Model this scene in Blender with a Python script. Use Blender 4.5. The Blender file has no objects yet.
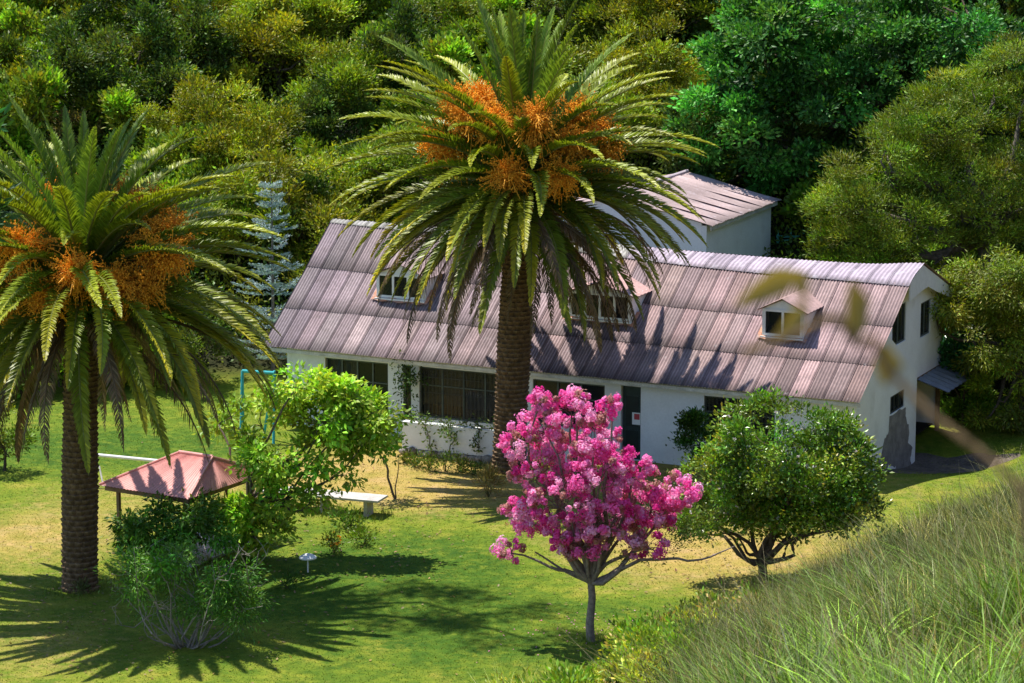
import bpy, math, random
import numpy as np
from math import radians as R, sin, cos, pi, atan2, sqrt

random.seed(7)
rng = np.random.default_rng(7)
scene = bpy.context.scene
COL = scene.collection

# ------------------------------------------------------------------ camera model
PITCH = R(11.0); FPX = 3000.0; CH = 23.5
CAM = np.array([0.0, 0.0, CH])

def ray(px, py):
    dx = (px - 512) / FPX; dy = (341.5 - py) / FPX
    return np.array([dx, cos(PITCH) + dy * sin(PITCH), -sin(PITCH) + dy * cos(PITCH)])

def ground(px, py, z=0.0):
    d = ray(px, py); return CAM + d * ((z - CH) / d[2])

def at_y(px, py, Y):
    d = ray(px, py); return CAM + d * (Y / d[1])

# ------------------------------------------------------------------ mesh helpers
class MB:
    """collects geometry for ONE mesh object"""
    def __init__(self):
        self.V = []; self.C = []; self.L = []; self.T = []; self.n = 0
    def add(self, V, F, col=(1, 1, 1)):
        V = np.asarray(V, float).reshape(-1, 3); F = np.asarray(F, int)
        col = np.asarray(col, float)
        if col.ndim == 1: col = np.tile(col, (len(V), 1))
        self.V.append(V); self.C.append(col)
        self.L.append((F + self.n).ravel()); self.T.append(np.full(len(F), F.shape[1]))
        self.n += len(V)
    def poly(self, pts, col=(1, 1, 1)):
        self.add(pts, [list(range(len(pts)))], col)
    def box(self, o, ax, ay, az, col=(1, 1, 1)):
        """box from corner o with three edge vectors"""
        o = np.asarray(o, float); ax = np.asarray(ax, float); ay = np.asarray(ay, float); az = np.asarray(az, float)
        V = [o, o + ax, o + ax + ay, o + ay, o + az, o + ax + az, o + ax + ay + az, o + ay + az]
        F = [[0, 3, 2, 1], [4, 5, 6, 7], [0, 1, 5, 4], [1, 2, 6, 5], [2, 3, 7, 6], [3, 0, 4, 7]]
        if np.dot(np.cross(ax, ay), az) < 0: F = [f[::-1] for f in F]
        self.add(V, F, col)
    def tube(self, P, rad, sides=6, col=(1, 1, 1), cap=True):
        P = np.asarray(P, float); n = len(P)
        rad = np.full(n, rad) if np.isscalar(rad) else np.asarray(rad, float)
        T = np.gradient(P, axis=0); T /= np.linalg.norm(T, axis=1)[:, None] + 1e-9
        ref = np.array([0.31, 0.23, 0.92]) if abs(T[0][2]) < .8 else np.array([.9, .3, .1])
        A = np.cross(T, ref); A /= np.linalg.norm(A, axis=1)[:, None] + 1e-9
        B = np.cross(T, A)
        th = np.arange(sides) * 2 * pi / sides
        V = (P[:, None, :] + rad[:, None, None] * (np.cos(th)[None, :, None] * A[:, None, :] + np.sin(th)[None, :, None] * B[:, None, :])).reshape(-1, 3)
        i = np.arange(n - 1)[:, None] * sides; j = np.arange(sides)[None, :]; k = (j + 1) % sides
        F = np.stack([i + j, i + k, i + sides + k, i + sides + j], -1).reshape(-1, 4)
        self.add(V, F, col)
        if cap:
            self.add(V[:sides][::-1], [list(range(sides))], col if np.ndim(col) == 1 else (1, 1, 1))
            self.add(V[-sides:], [list(range(sides))], col if np.ndim(col) == 1 else (1, 1, 1))
    def grid(self, P, col=(1, 1, 1), flip=False):
        P = np.asarray(P, float); a, b = P.shape[:2]
        i = np.arange(a - 1)[:, None] * b; j = np.arange(b - 1)[None, :]
        F = np.stack([i + j, i + j + 1, i + b + j + 1, i + b + j], -1).reshape(-1, 4)
        if flip: F = F[:, ::-1]
        c = np.asarray(col, float)
        if c.ndim == 3: c = c.reshape(-1, 3)
        self.add(P.reshape(-1, 3), F, c)
    def leaves(self, P, D, N, ln, wd, col):
        """rhombus leaves: base points P, unit directions D, side seeds N"""
        n = len(P)
        S = np.cross(D, N); S /= np.linalg.norm(S, axis=1)[:, None] + 1e-9
        U = np.cross(S, D)
        ln = np.broadcast_to(ln, n)[:, None]; wd = np.broadcast_to(wd, n)[:, None]
        m = P + D * ln * .45
        V = np.stack([P, m + S * wd * .5 + U * wd * .12, P + D * ln, m - S * wd * .5 + U * wd * .12], 1).reshape(-1, 3)
        F = np.arange(4 * n).reshape(n, 4)
        c = np.asarray(col, float)
        if c.ndim == 1: c = np.tile(c, (n, 1))
        self.add(V, F, np.repeat(c, 4, 0))
    def build(self, name, mat, parent=None, smooth=False, loc=None):
        V = np.concatenate(self.V); C = np.concatenate(self.C)
        L = np.concatenate(self.L); T = np.concatenate(self.T)
        me = bpy.data.meshes.new(name)
        me.vertices.add(len(V)); me.vertices.foreach_set('co', V.ravel())
        me.loops.add(len(L)); me.loops.foreach_set('vertex_index', L.astype(np.int32))
        me.polygons.add(len(T))
        st = np.concatenate([[0], np.cumsum(T)[:-1]])
        me.polygons.foreach_set('loop_start', st.astype(np.int32))
        me.polygons.foreach_set('loop_total', T.astype(np.int32))
        me.polygons.foreach_set('use_smooth', np.full(len(T), bool(smooth)))
        me.update(calc_edges=True); me.validate()
        at = me.attributes.new('Col', 'FLOAT_COLOR', 'POINT')
        at.data.foreach_set('color', np.concatenate([C, np.ones((len(C), 1))], 1).astype(np.float32).ravel())
        me.materials.append(mat)
        o = bpy.data.objects.new(name, me); COL.objects.link(o)
        if parent is not None: o.parent = parent
        if loc is not None: o.location = loc
        return o

def thing(name, label, cat, loc=(0, 0, 0), rz=0.0, group=None):
    o = bpy.data.objects.new(name, None); COL.objects.link(o)
    o.location = loc; o.rotation_euler = (0, 0, rz); o.empty_display_size = .3
    o['label'] = label; o['category'] = cat
    if group: o['group'] = group
    return o

def tag(o, label, cat, group=None, kind=None):
    if kind: o['kind'] = kind
    o['label'] = label; o['category'] = cat
    if group: o['group'] = group
    return o

def copy_tree(o, parent=None):
    c = o.copy(); COL.objects.link(c)
    if parent is not None: c.parent = parent
    for ch in list(o.children): copy_tree(ch, c)
    return c

def unit(a):
    a = np.asarray(a, float); return a / (np.linalg.norm(a, axis=-1, keepdims=True) + 1e-9)

def rdirs(n):
    return unit(rng.normal(size=(n, 3)))

def var(col, n, amt=.25, hue=.12):
    """n colours scattered around col"""
    c = np.tile(np.asarray(col, float), (n, 1))
    c *= np.exp(rng.normal(0, amt, (n, 1)))
    c *= np.exp(rng.normal(0, hue, (n, 3)))
    return np.clip(c, 0, 1)

# ------------------------------------------------------------------ materials
def new_mat(name):
    m = bpy.data.materials.new(name); m.use_nodes = True
    nt = m.node_tree; nt.nodes.clear()
    return m, nt, nt.nodes, nt.links

def surf_mat(name, base, rough=.8, spec=.3, noise=(6, .15), noise2=None, bump=None, use_col=True, metal=0.0, stain=None):
    """principled with vertex colour * base * noise; stain=(colour, scale, lo, hi)"""
    m, nt, N, K = new_mat(name)
    out = N.new('ShaderNodeOutputMaterial'); bs = N.new('ShaderNodeBsdfPrincipled')
    K.new(bs.outputs[0], out.inputs[0])
    bs.inputs['Roughness'].default_value = rough; bs.inputs['Specular IOR Level'].default_value = spec
    bs.inputs['Metallic'].default_value = metal
    tc = N.new('ShaderNodeTexCoord')
    rgb = N.new('ShaderNodeRGB'); rgb.outputs[0].default_value = (*base, 1)
    cur = rgb.outputs[0]
    if use_col:
        a = N.new('ShaderNodeAttribute'); a.attribute_name = 'Col'
        mx = N.new('ShaderNodeMix'); mx.data_type = 'RGBA'; mx.blend_type = 'MULTIPLY'; mx.inputs[0].default_value = 1
        K.new(cur, mx.inputs[6]); K.new(a.outputs[0], mx.inputs[7]); cur = mx.outputs[2]
    def noise_mul(cur, sc, amt, detail=5):
        nz = N.new('ShaderNodeTexNoise'); nz.inputs['Scale'].default_value = sc; nz.inputs['Detail'].default_value = detail
        K.new(tc.outputs['Object'], nz.inputs['Vector'])
        mr = N.new('ShaderNodeMapRange'); mr.inputs[1].default_value = .3; mr.inputs[2].default_value = .7
        mr.inputs[3].default_value = 1 - amt; mr.inputs[4].default_value = 1 + amt
        K.new(nz.outputs[0], mr.inputs[0])
        mx = N.new('ShaderNodeMix'); mx.data_type = 'RGBA'; mx.blend_type = 'MULTIPLY'; mx.inputs[0].default_value = 1
        K.new(cur, mx.inputs[6]); K.new(mr.outputs[0], mx.inputs[7]); return mx.outputs[2]
    if noise: cur = noise_mul(cur, *noise)
    if noise2: cur = noise_mul(cur, *noise2)
    if stain:
        for (sc_col, sc, lo, hi, stretch) in stain:
            mp = N.new('ShaderNodeMapping'); mp.inputs['Scale'].default_value = stretch
            K.new(tc.outputs['Object'], mp.inputs[0])
            nz = N.new('ShaderNodeTexNoise'); nz.inputs['Scale'].default_value = sc; nz.inputs['Detail'].default_value = 8; nz.inputs['Roughness'].default_value = .65
            K.new(mp.outputs[0], nz.inputs['Vector'])
            mr = N.new('ShaderNodeMapRange'); mr.inputs[1].default_value = lo; mr.inputs[2].default_value = hi
            K.new(nz.outputs[0], mr.inputs[0])
            mx = N.new('ShaderNodeMix'); mx.data_type = 'RGBA'
            K.new(mr.outputs[0], mx.inputs[0]); K.new(cur, mx.inputs[6]); mx.inputs[7].default_value = (*sc_col, 1); cur = mx.outputs[2]
    K.new(cur, bs.inputs['Base Color'])
    if bump:
        nz = N.new('ShaderNodeTexNoise'); nz.inputs['Scale'].default_value = bump[0]; nz.inputs['Detail'].default_value = 6
        K.new(tc.outputs['Object'], nz.inputs['Vector'])
        bp = N.new('ShaderNodeBump'); bp.inputs['Strength'].default_value = bump[1]; bp.inputs['Distance'].default_value = bump[2]
        K.new(nz.outputs[0], bp.inputs['Height']); K.new(bp.outputs[0], bs.inputs['Normal'])
    return m

def leaf_mat(name, transl=.3, rough=.5, spec=.35, vary=.25, tcol=(1.25, 1.2, .55)):
    m, nt, N, K = new_mat(name)
    out = N.new('ShaderNodeOutputMaterial'); bs = N.new('ShaderNodeBsdfPrincipled')
    bs.inputs['Roughness'].default_value = rough; bs.inputs['Specular IOR Level'].default_value = spec
    a = N.new('ShaderNodeAttribute'); a.attribute_name = 'Col'
    oi = N.new('ShaderNodeObjectInfo')
    mr = N.new('ShaderNodeMapRange'); mr.inputs[3].default_value = 1 - vary; mr.inputs[4].default_value = 1 + vary
    K.new(oi.outputs['Random'], mr.inputs[0])
    mx = N.new('ShaderNodeMix'); mx.data_type = 'RGBA'; mx.blend_type = 'MULTIPLY'; mx.inputs[0].default_value = 1
    K.new(a.outputs[0], mx.inputs[6]); K.new(mr.outputs[0], mx.inputs[7])
    K.new(mx.outputs[2], bs.inputs['Base Color'])
    tr = N.new('ShaderNodeBsdfTranslucent')
    m2 = N.new('ShaderNodeMix'); m2.data_type = 'RGBA'; m2.blend_type = 'MULTIPLY'; m2.inputs[0].default_value = 1
    K.new(mx.outputs[2], m2.inputs[6]); m2.inputs[7].default_value = (*tcol, 1); K.new(m2.outputs[2], tr.inputs[0])
    ms = N.new('ShaderNodeMixShader'); ms.inputs[0].default_value = transl
    K.new(bs.outputs[0], ms.inputs[1]); K.new(tr.outputs[0], ms.inputs[2]); K.new(ms.outputs[0], out.inputs[0])
    return m

M = {}
M['leaf'] = leaf_mat('foliage_leaf', vary=.14)
M['leaf_gloss'] = leaf_mat('glossy_leaf', .22, .3, .5)
M['palm_leaf'] = leaf_mat('palm_leaflet', .25, .42, .32, .3)
M['petal'] = leaf_mat('blossom_petal', .45, .7, .15, .02, (1.1, .9, 1.0))
M['grass'] = leaf_mat('grass_blade', .3, .55, .3, 0)
M['fruit'] = leaf_mat('palm_fruit', .15, .6, .2, .1, (1.1, 1, .8))
M['bark'] = surf_mat('bark', (1, 1, 1), .9, .15, (9, .35), (40, .25), (30, .6, .02))
M['palm_bark'] = surf_mat('palm_bark', (1, 1, 1), .95, .1, (5, .35), (30, .35), (60, .6, .02))
M['white_wall'] = surf_mat('whitewashed_plaster', (.78, .79, .80), .85, .2, (1.2, .06), (14, .04), (25, .2, .01),
                           stain=[((.52, .51, .48), .8, .58, .85, (1, 1, .8)), ((.40, .38, .35), 2.4, .70, .92, (1.2, 1.2, .8))])
M['bare'] = surf_mat('bare_render', (.22, .205, .20), .95, .1, (3, .25), (20, .2), (30, .6, .02))
M['roof'] = surf_mat('corrugated_roof', (.345, .265, .262), .75, .25, (.45, .24), (9, .16), None,
                     stain=[((.46, .42, .42), 3.2, .63, .82, (1, 1, 1)), ((.13, .095, .095), 1.5, .50, .88, (1, 1, .6)), ((.16, .12, .12), 7, .58, .85, (1, 1, 1)), ((.55, .53, .53), 14, .70, .80, (1, 1, 1))])
M['ridge'] = surf_mat('ridge_capping', (.44, .375, .42), .65, .3, (1.2, .18), (9, .10), None,
                      stain=[((.52, .48, .53), 2.0, .55, .75, (1, 1, 1))])
M['annex_roof'] = surf_mat('annex_roof_sheet', (.48, .36, .35), .75, .25, (.6, .15), (12, .12), None,
                           stain=[((.50, .44, .48), 2.4, .56, .75, (1, 1, 1))])
M['salmon'] = surf_mat('salmon_roof_sheet', (.76, .37, .34), .7, .3, (1.3, .14), (18, .08), None,
                       stain=[((.30, .13, .11), 5, .66, .78, (1, 1, 1))])
M['paint_white'] = surf_mat('white_paint', (.78, .78, .77), .55, .4, (5, .06), (30, .04))
M['trim_grey'] = surf_mat('weathered_trim', (.55, .53, .48), .8, .2, (3, .2), (20, .15))
M['flash'] = surf_mat('orange_flashing', (.52, .23, .13), .8, .2, (5, .3), (20, .2), stain=[((.36, .27, .25), 4, .45, .65, (1, 1, 1))])
M['iron'] = surf_mat('painted_iron', (.035, .04, .038), .5, .4, (8, .3))
M['frame_green'] = surf_mat('window_frame_paint', (.09, .11, .09), .6, .35, (8, .2))
M['door'] = surf_mat('dark_door_paint', (.022, .04, .038), .5, .4, (5, .25))
M['dark'] = surf_mat('dark_interior', (.03, .027, .024), .9, .1, (2, .2))
M['wood'] = surf_mat('old_wood', (.20, .13, .075), .85, .2, (6, .25), (40, .2))
M['plywood'] = surf_mat('plywood', (.42, .27, .13), .8, .2, (4, .15))
M['curtain'] = surf_mat('curtain_cloth', (.62, .57, .50), .9, .1, (5, .2))
M['stone'] = surf_mat('field_stone', (.30, .27, .24), .9, .15, (4, .3), (25, .25), (20, .6, .03))
M['mortar'] = surf_mat('mortar', (.16, .14, .115), .95, .1, (9, .3))
M['concrete'] = surf_mat('weathered_concrete', (.46, .43, .40), .85, .2, (2.5, .18), (22, .15), (40, .3, .01),
                         stain=[((.2, .18, .15), 3, .62, .8, (1, 1, 1))])
M['teal'] = surf_mat('teal_paint', (.04, .42, .44), .5, .4, (6, .2))
M['slat_green'] = surf_mat('slat_paint', (.12, .50, .42), .6, .35, (4, .25))
M['awning'] = surf_mat('grey_awning_sheet', (.20, .22, .25), .6, .35, (3, .2), (20, .15))
M['red_print'] = surf_mat('red_print', (.45, .06, .07), .6, .3, None)
M['black_print'] = surf_mat('black_print', (.03, .03, .03), .6, .3, None)
M['clay'] = surf_mat('terracotta', (.35, .13, .06), .8, .2, (8, .2))

m, nt, N, K = new_mat('window_glass')
out = N.new('ShaderNodeOutputMaterial'); bs = N.new('ShaderNodeBsdfPrincipled')
bs.inputs['Base Color'].default_value = (.02, .022, .022, 1); bs.inputs['Roughness'].default_value = .08
bs.inputs['Specular IOR Level'].default_value = .5
tr = N.new('ShaderNodeBsdfTransparent'); ms = N.new('ShaderNodeMixShader'); ms.inputs[0].default_value = .55
K.new(tr.outputs[0], ms.inputs[1]); K.new(bs.outputs[0], ms.inputs[2]); K.new(ms.outputs[0], out.inputs[0])
M['glass'] = m

# ------------------------------------------------------------------ house frame
HA = R(25)
HU = np.array([-cos(HA), sin(HA), 0]); HV = np.array([sin(HA), cos(HA), 0]); HZ = np.array([0, 0, 1.])
HB = ground(852, 483)
def hp(L, v, z): return HB + HU * L + HV * v + HZ * z

# ------------------------------------------------------------------ terrain
def sp(x, k):                                   # soft plus
    x = np.asarray(x, float); return np.where(x / k > 30, x, k * np.log1p(np.exp(np.clip(x / k, -60, 30))))

_nk = rng.normal(size=(24, 2)); _np = rng.uniform(0, 2 * pi, 24)
def lump(x, y, sc, seed=0):
    s = 0
    for i in range(seed, seed + 6):
        s = s + np.sin((x * _nk[i, 0] + y * _nk[i, 1]) / sc + _np[i])
    return s / 6

def toe_d(x, y):                                # distance on to the near bank, metres
    return (72.2 + 1.38 * x + .9 * lump(x, y, 3.0, 3) - y) / 1.70

def terrain(x, y):
    x = np.asarray(x, float); y = np.asarray(y, float)
    d = toe_d(x, y)
    z = .48 * sp(d - .3, .8) + np.clip(d, 0, 4) / 4 * (.35 * lump(x, y, 1.6, 10) + .30 * lump(x, y, .7, 2))
    yh = 113 - 5.5 / (1 + np.exp(-(x - 13) / 1.5))
    z = z + .44 * sp(y - yh, 1.2) + np.clip((y - yh) / 6, 0, 1) * .8 * lump(x, y, 2.8, 15)
    c = hp(-.9, 6.2, 0)
    z = z - .75 * np.exp(-((x - c[0]) ** 2 + (y - c[1]) ** 2) / (2 * 2.0 ** 2))
    z = z - .015 + .03 * lump(x, y, 1.5, 0)
    return z

def tz(p): return float(terrain(p[0], p[1]))

xs = np.concatenate([np.arange(-95, -24, 2.5), np.arange(-24, 26, .4), np.arange(26, 97, 2.5)])
ys = np.concatenate([np.arange(-30, 20, 2.0), np.arange(20, 64, .7), np.arange(64, 118, .4), np.arange(118, 215, 1.5)])
X, Y = np.meshgrid(xs, ys)
Z = terrain(X, Y)
def blob(px, py, rx, ry, z=0):
    g = ground(px, py, z); return np.exp(-((X - g[0]) / rx) ** 2 - ((Y - g[1]) / ry) ** 2)
dry = blob(450, 482, 4.2, 4.2) + .9 * blob(345, 470, 4, 4) + .75 * blob(30, 535, 3.5, 4) + .55 * blob(690, 562, 4.5, 4.0) + .5 * blob(800, 540, 4, 5) + .4 * blob(20, 650, 3, 3) \
    + .35 * blob(640, 520, 4, 5) + .35 * blob(140, 500, 4, 4) + .3 * blob(420, 600, 4, 2) + .5 * blob(700, 470, 6, 4)
painted_shade = blob(430, 560, 3.5, 5) + blob(380, 600, 3.5, 2) + .8 * blob(470, 640, 2.5, 1.5) + .8 * blob(320, 600, 4, 1.5) + .7 * blob(640, 610, 4, 1.5) + .7 * blob(60, 455, 6, 3) + .6 * blob(190, 450, 5, 3)  # shade on the lawn, painted into the ground colour
dry = .26 + .8 * dry - .5 * painted_shade  # dry patches raise the mask, painted shade lowers it
dry = dry + .18 * lump(X, Y, 1.7, 2) + .10 * lump(X, Y, .6, 8)
D = toe_d(X, Y)
bank = np.clip((D + 1.0 + .7 * lump(X, Y, .9, 6)) / 1.3, 0, 1)
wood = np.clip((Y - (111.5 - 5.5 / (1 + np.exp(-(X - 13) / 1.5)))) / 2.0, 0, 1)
pathm = np.maximum(np.exp(-((X - ground(935, 462)[0]) / 2.2) ** 2 - ((Y - ground(935, 462)[1]) / 2.4) ** 2), 0)
dry = np.clip(dry, 0, 1)
colg = np.stack([np.clip(dry, 0, 1), bank, np.clip(wood + 0 * pathm, 0, 1)], -1)  # dry holds both the dry patches and the painted shade
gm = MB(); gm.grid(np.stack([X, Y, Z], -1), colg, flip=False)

m, nt, N, K = new_mat('ground_cover')
out = N.new('ShaderNodeOutputMaterial'); bs = N.new('ShaderNodeBsdfPrincipled'); K.new(bs.outputs[0], out.inputs[0])
bs.inputs['Roughness'].default_value = .9; bs.inputs['Specular IOR Level'].default_value = .12
a = N.new('ShaderNodeAttribute'); a.attribute_name = 'Col'; sx = N.new('ShaderNodeSeparateColor'); K.new(a.outputs[0], sx.inputs[0])
tc = N.new('ShaderNodeTexCoord')
def nz(scale, det=6, rough=.6):
    n = N.new('ShaderNodeTexNoise'); n.inputs['Scale'].default_value = scale; n.inputs['Detail'].default_value = det; n.inputs['Roughness'].default_value = rough
    K.new(tc.outputs['Object'], n.inputs['Vector']); return n.outputs[0]
def ramp(src, stops):
    r = N.new('ShaderNodeValToRGB'); r.color_ramp.elements.remove(r.color_ramp.elements[0])
    for i, (p, c) in enumerate(stops):
        e = r.color_ramp.elements[0] if i == 0 else r.color_ramp.elements.new(p)
        e.position = p; e.color = (*c, 1)
    K.new(src, r.inputs[0]); return r.outputs[0]
def mixc(f, c1, c2, blend='MIX'):
    x = N.new('ShaderNodeMix'); x.data_type = 'RGBA'; x.blend_type = blend
    if isinstance(f, float): x.inputs[0].default_value = f
    else: K.new(f, x.inputs[0])
    K.new(c1, x.inputs[6]); K.new(c2, x.inputs[7]); return x.outputs[2]
def mth(op, a_, b_):
    n = N.new('ShaderNodeMath'); n.operation = op
    for i, q in enumerate((a_, b_)):
        if isinstance(q, (int, float)): n.inputs[i].default_value = q
        else: K.new(q, n.inputs[i])
    return n.outputs[0]
lawn = ramp(nz(.7, 8), [(.30, (.085, .145, .012)), (.45, (.125, .185, .014)), (.57, (.185, .225, .020)), (.70, (.26, .25, .036))])
painted_shade_c = ramp(nz(.9, 8), [(.3, (.032, .085, .008)), (.55, (.058, .125, .010)), (.75, (.10, .16, .014))])  # darker green that paints the lawn shade
dryc = ramp(nz(1.1, 8), [(.3, (.27, .23, .045)), (.5, (.40, .29, .085)), (.7, (.46, .31, .14))])
dn = mth('ADD', sx.outputs[0], mth('MULTIPLY', mth('SUBTRACT', nz(2.6, 8, .7), .5), 1.3))
mr = N.new('ShaderNodeMapRange'); mr.inputs[1].default_value = .35; mr.inputs[2].default_value = .95; K.new(dn, mr.inputs[0])
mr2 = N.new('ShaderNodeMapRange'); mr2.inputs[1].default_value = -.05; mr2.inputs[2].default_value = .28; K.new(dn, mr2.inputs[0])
c0 = mixc(mr.outputs[0], mixc(mr2.outputs[0], painted_shade_c, lawn), dryc)
mid = ramp(nz(4.5, 6, .75), [(.3, (.72, .76, .7)), (.5, (1, 1, 1)), (.7, (1.22, 1.16, 1.1))])
c0 = mixc(1.0, c0, mid, 'MULTIPLY')
fine = ramp(nz(26, 4, .7), [(.3, (.55, .58, .5)), (.5, (1, 1, 1)), (.7, (1.35, 1.3, 1.2))])
c0 = mixc(.6, c0, fine, 'MULTIPLY')
bankc = ramp(nz(1.5, 8), [(.3, (.03, .035, .010)), (.5, (.085, .062, .026)), (.7, (.16, .11, .055))])
c0 = mixc(sx.outputs[1], c0, bankc)
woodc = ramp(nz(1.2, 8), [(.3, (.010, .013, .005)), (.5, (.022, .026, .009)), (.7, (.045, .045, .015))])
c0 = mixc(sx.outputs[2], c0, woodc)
K.new(c0, bs.inputs['Base Color'])
bp = N.new('ShaderNodeBump'); bp.inputs['Strength'].default_value = .8; bp.inputs['Distance'].default_value = .06
K.new(nz(18, 5, .7), bp.inputs['Height']); K.new(bp.outputs[0], bs.inputs['Normal'])
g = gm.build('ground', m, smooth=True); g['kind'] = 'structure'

# bare earth track by the gable end
tr_ = MB(); pts = []
cpt = ground(930, 463, -.4)
NA = 40
c3 = np.array([cpt[0], cpt[1]])
rows = []
for k in range(7):
    f = k / 6; row = []
    for i in range(NA + 1):
        t = 2 * pi * i / NA; rr = (1 + .14 * sin(3 * t + 1) + .09 * sin(7 * t)) * f
        x = c3[0] + cos(t) * 2.5 * rr + sin(t) * 1.0 * rr; y = c3[1] + sin(t) * 2.1 * rr
        row.append([x, y, terrain(x, y) + .012 * (1 - f) + .004])
    rows.append(row)
tr_.grid(np.array(rows), (1, 1, 1))
o = tr_.build('path', surf_mat('bare_earth', (.13, .105, .085), .95, .1, (1.5, .3), (12, .3), (20, .6, .03)), smooth=True); o['kind'] = 'structure'

# ------------------------------------------------------------------ HOUSE
house = thing('house', 'long white house with a weathered pinkish corrugated roof and three dormer windows', 'house', tuple(HB))
HBV = HB.copy()
def hl(L, v, z): return HU * L + HV * v + HZ * z       # house-local
HLEN = 21.28; HDEP = 9.75; LR = 22.0; LO = -.35
def roof_edge(L):
    """roof cross-section at L: eave, seam line, ridge, rear"""
    t = np.clip((L - LO) / (LR - LO), 0, 1)
    e = (-.5, 2.83 + .04 * t)
    s = (4.65, 5.93 + .68 * t - .14 * np.sin(pi * np.clip(t * 1.5, 0, 1)))
    flip = .16 * np.exp(-((L - LO) / 1.3) ** 2)
    r = (6.25 - 1.35 * t, 6.28 + .46 * t - .10 * np.sin(pi * np.clip(t * 1.5, 0, 1)) + flip)
    b = (10.25, 4.9)
    return e, s, r, b
def roof_z(L, v):
    e, s, r, b = roof_edge(L)
    if v <= s[0]: return e[1] + (s[1] - e[1]) * (v - e[0]) / (s[0] - e[0])
    if v <= r[0]: return s[1] + (r[1] - s[1]) * (v - s[0]) / (r[0] - s[0])
    return r[1] + (b[1] - r[1]) * (v - r[0]) / (b[0] - r[0])

def sheet_course(mb, fsurf, L0, L1, nsheet, q0, q1, ncor, amp, nq, lift, tintf, seg=6):
    """one course of corrugated sheets; fsurf(L,q)->point, normal"""
    w = (L1 - L0) / nsheet
    for i in range(nsheet):
        na = ncor * seg + 1
        a_ = np.linspace(0, 1, na)
        Lc = L0 + w * (i + a_ * 1.06 - .02)
        jq = rng.normal(0, .0015)
        P = np.zeros((nq, na, 3)); 
        off = rng.uniform(0, .006)
        for k in range(nq):
            f = k / (nq - 1); q = q0 + (q1 - q0) * f + jq * (k == 0)
            for j in range(na):
                p, n = fsurf(min(Lc[j], L1), q)
                h = amp * cos(2 * pi * a_[j] * ncor) + lift * .6 * (1 - f) + off + .010 * a_[j] ** 20
                P[k, j] = p + n * h
        t = tintf(i); c = np.tile(np.asarray(t, float), (nq, na, 1))
        groove = (.80 + .20 * np.cos(2 * pi * a_ * ncor))[None, :, None]          # darker in the grooves
        c = c * groove
        c[0] *= .35                                                               # grime line along the lap
        c[:, -1:] *= .25; c[:, -2] *= .75
        mb.grid(P, c)

def f_main(L, q):
    e, s, r, b = roof_edge(L)
    v = e[0] + (s[0] - e[0]) * q; z = e[1] + (s[1] - e[1]) * q - .05 * sin(pi * q)
    n = unit(HZ * (s[0] - e[0]) - HV * (s[1] - e[1]))
    return hl(L, v, z), n
def f_cap(L, q):
    e, s, r, b = roof_edge(L)
    v = s[0] + (r[0] - s[0]) * q; z = s[1] + (r[1] - s[1]) * (q + .25 * sin(pi * q) * (1 - q))
    return hl(L, v, z), unit(HZ - HV * .35)
def f_back(L, q):
    e, s, r, b = roof_edge(L)
    v = r[0] + (b[0] - r[0]) * q; z = r[1] + (b[1] - r[1]) * q
    return hl(L, v, z), unit(HZ + HV * .35)
rf = MB()
def tmain(i):
    x = i / 36                                     # 0 right .. 1 left : greyer to the left
    base = np.array([1.2, 1.06, 1.03]) * (1 - x) + np.array([.92, .95, 1.02]) * x
    if random.random() < .07: base = base * random.choice([1.22, .75])
    return base * random.uniform(.80, 1.14) * np.array([random.uniform(.96, 1.06), 1, random.uniform(.95, 1.06)])
cq = [0, .335, .665, 1.0]
for c in range(3):
    sheet_course(rf, f_main, LO, LR, 36, cq[c] - (.02 if c else 0), cq[c + 1] + .01, 6, .016, 4, .035, tmain)
roof = rf.build('roof', M['roof'], house, smooth=True)
cap = MB()
sheet_course(cap, f_cap, LO, LR, 30, -.06, 1.0, 5, .012, 6, .05, lambda i: np.array([1, 1, 1]) * random.uniform(.85, 1.12) * (np.array([1, .96, 1.02]) if i < 14 else np.array([.8, .9, .72])))
cap.build('ridge_cap', M['ridge'], roof, smooth=True)
bk = MB()
sheet_course(bk, f_back, LO, LR, 36, 0, 1, 6, .016, 3, .0, tmain)
bk.build('rear_roof_slope', M['roof'], roof, smooth=True)
fa = MB()                                          # eave board + rafters' soffit
for k in range(9):
    L0 = LO + (LR - LO) * k / 9; L1 = LO + (LR - LO) * (k + 1) / 9
    z0 = roof_edge(L0)[0][1]; z1 = roof_edge(L1)[0][1]
    V = [hl(L0, -.43, z0 - .17), hl(L1 - .004, -.43, z1 - .17), hl(L1 - .004, -.39, z1 - .17), hl(L0, -.39, z0 - .17)]
    V += [p + HZ * .13 for p in V]
    fa.add(V, [[0, 1, 2, 3], [7, 6, 5, 4], [4, 5, 1, 0], [5, 6, 2, 1], [6, 7, 3, 2], [7, 4, 0, 3]])
fa.build('eave_board', M['trim_grey'], roof)

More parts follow.
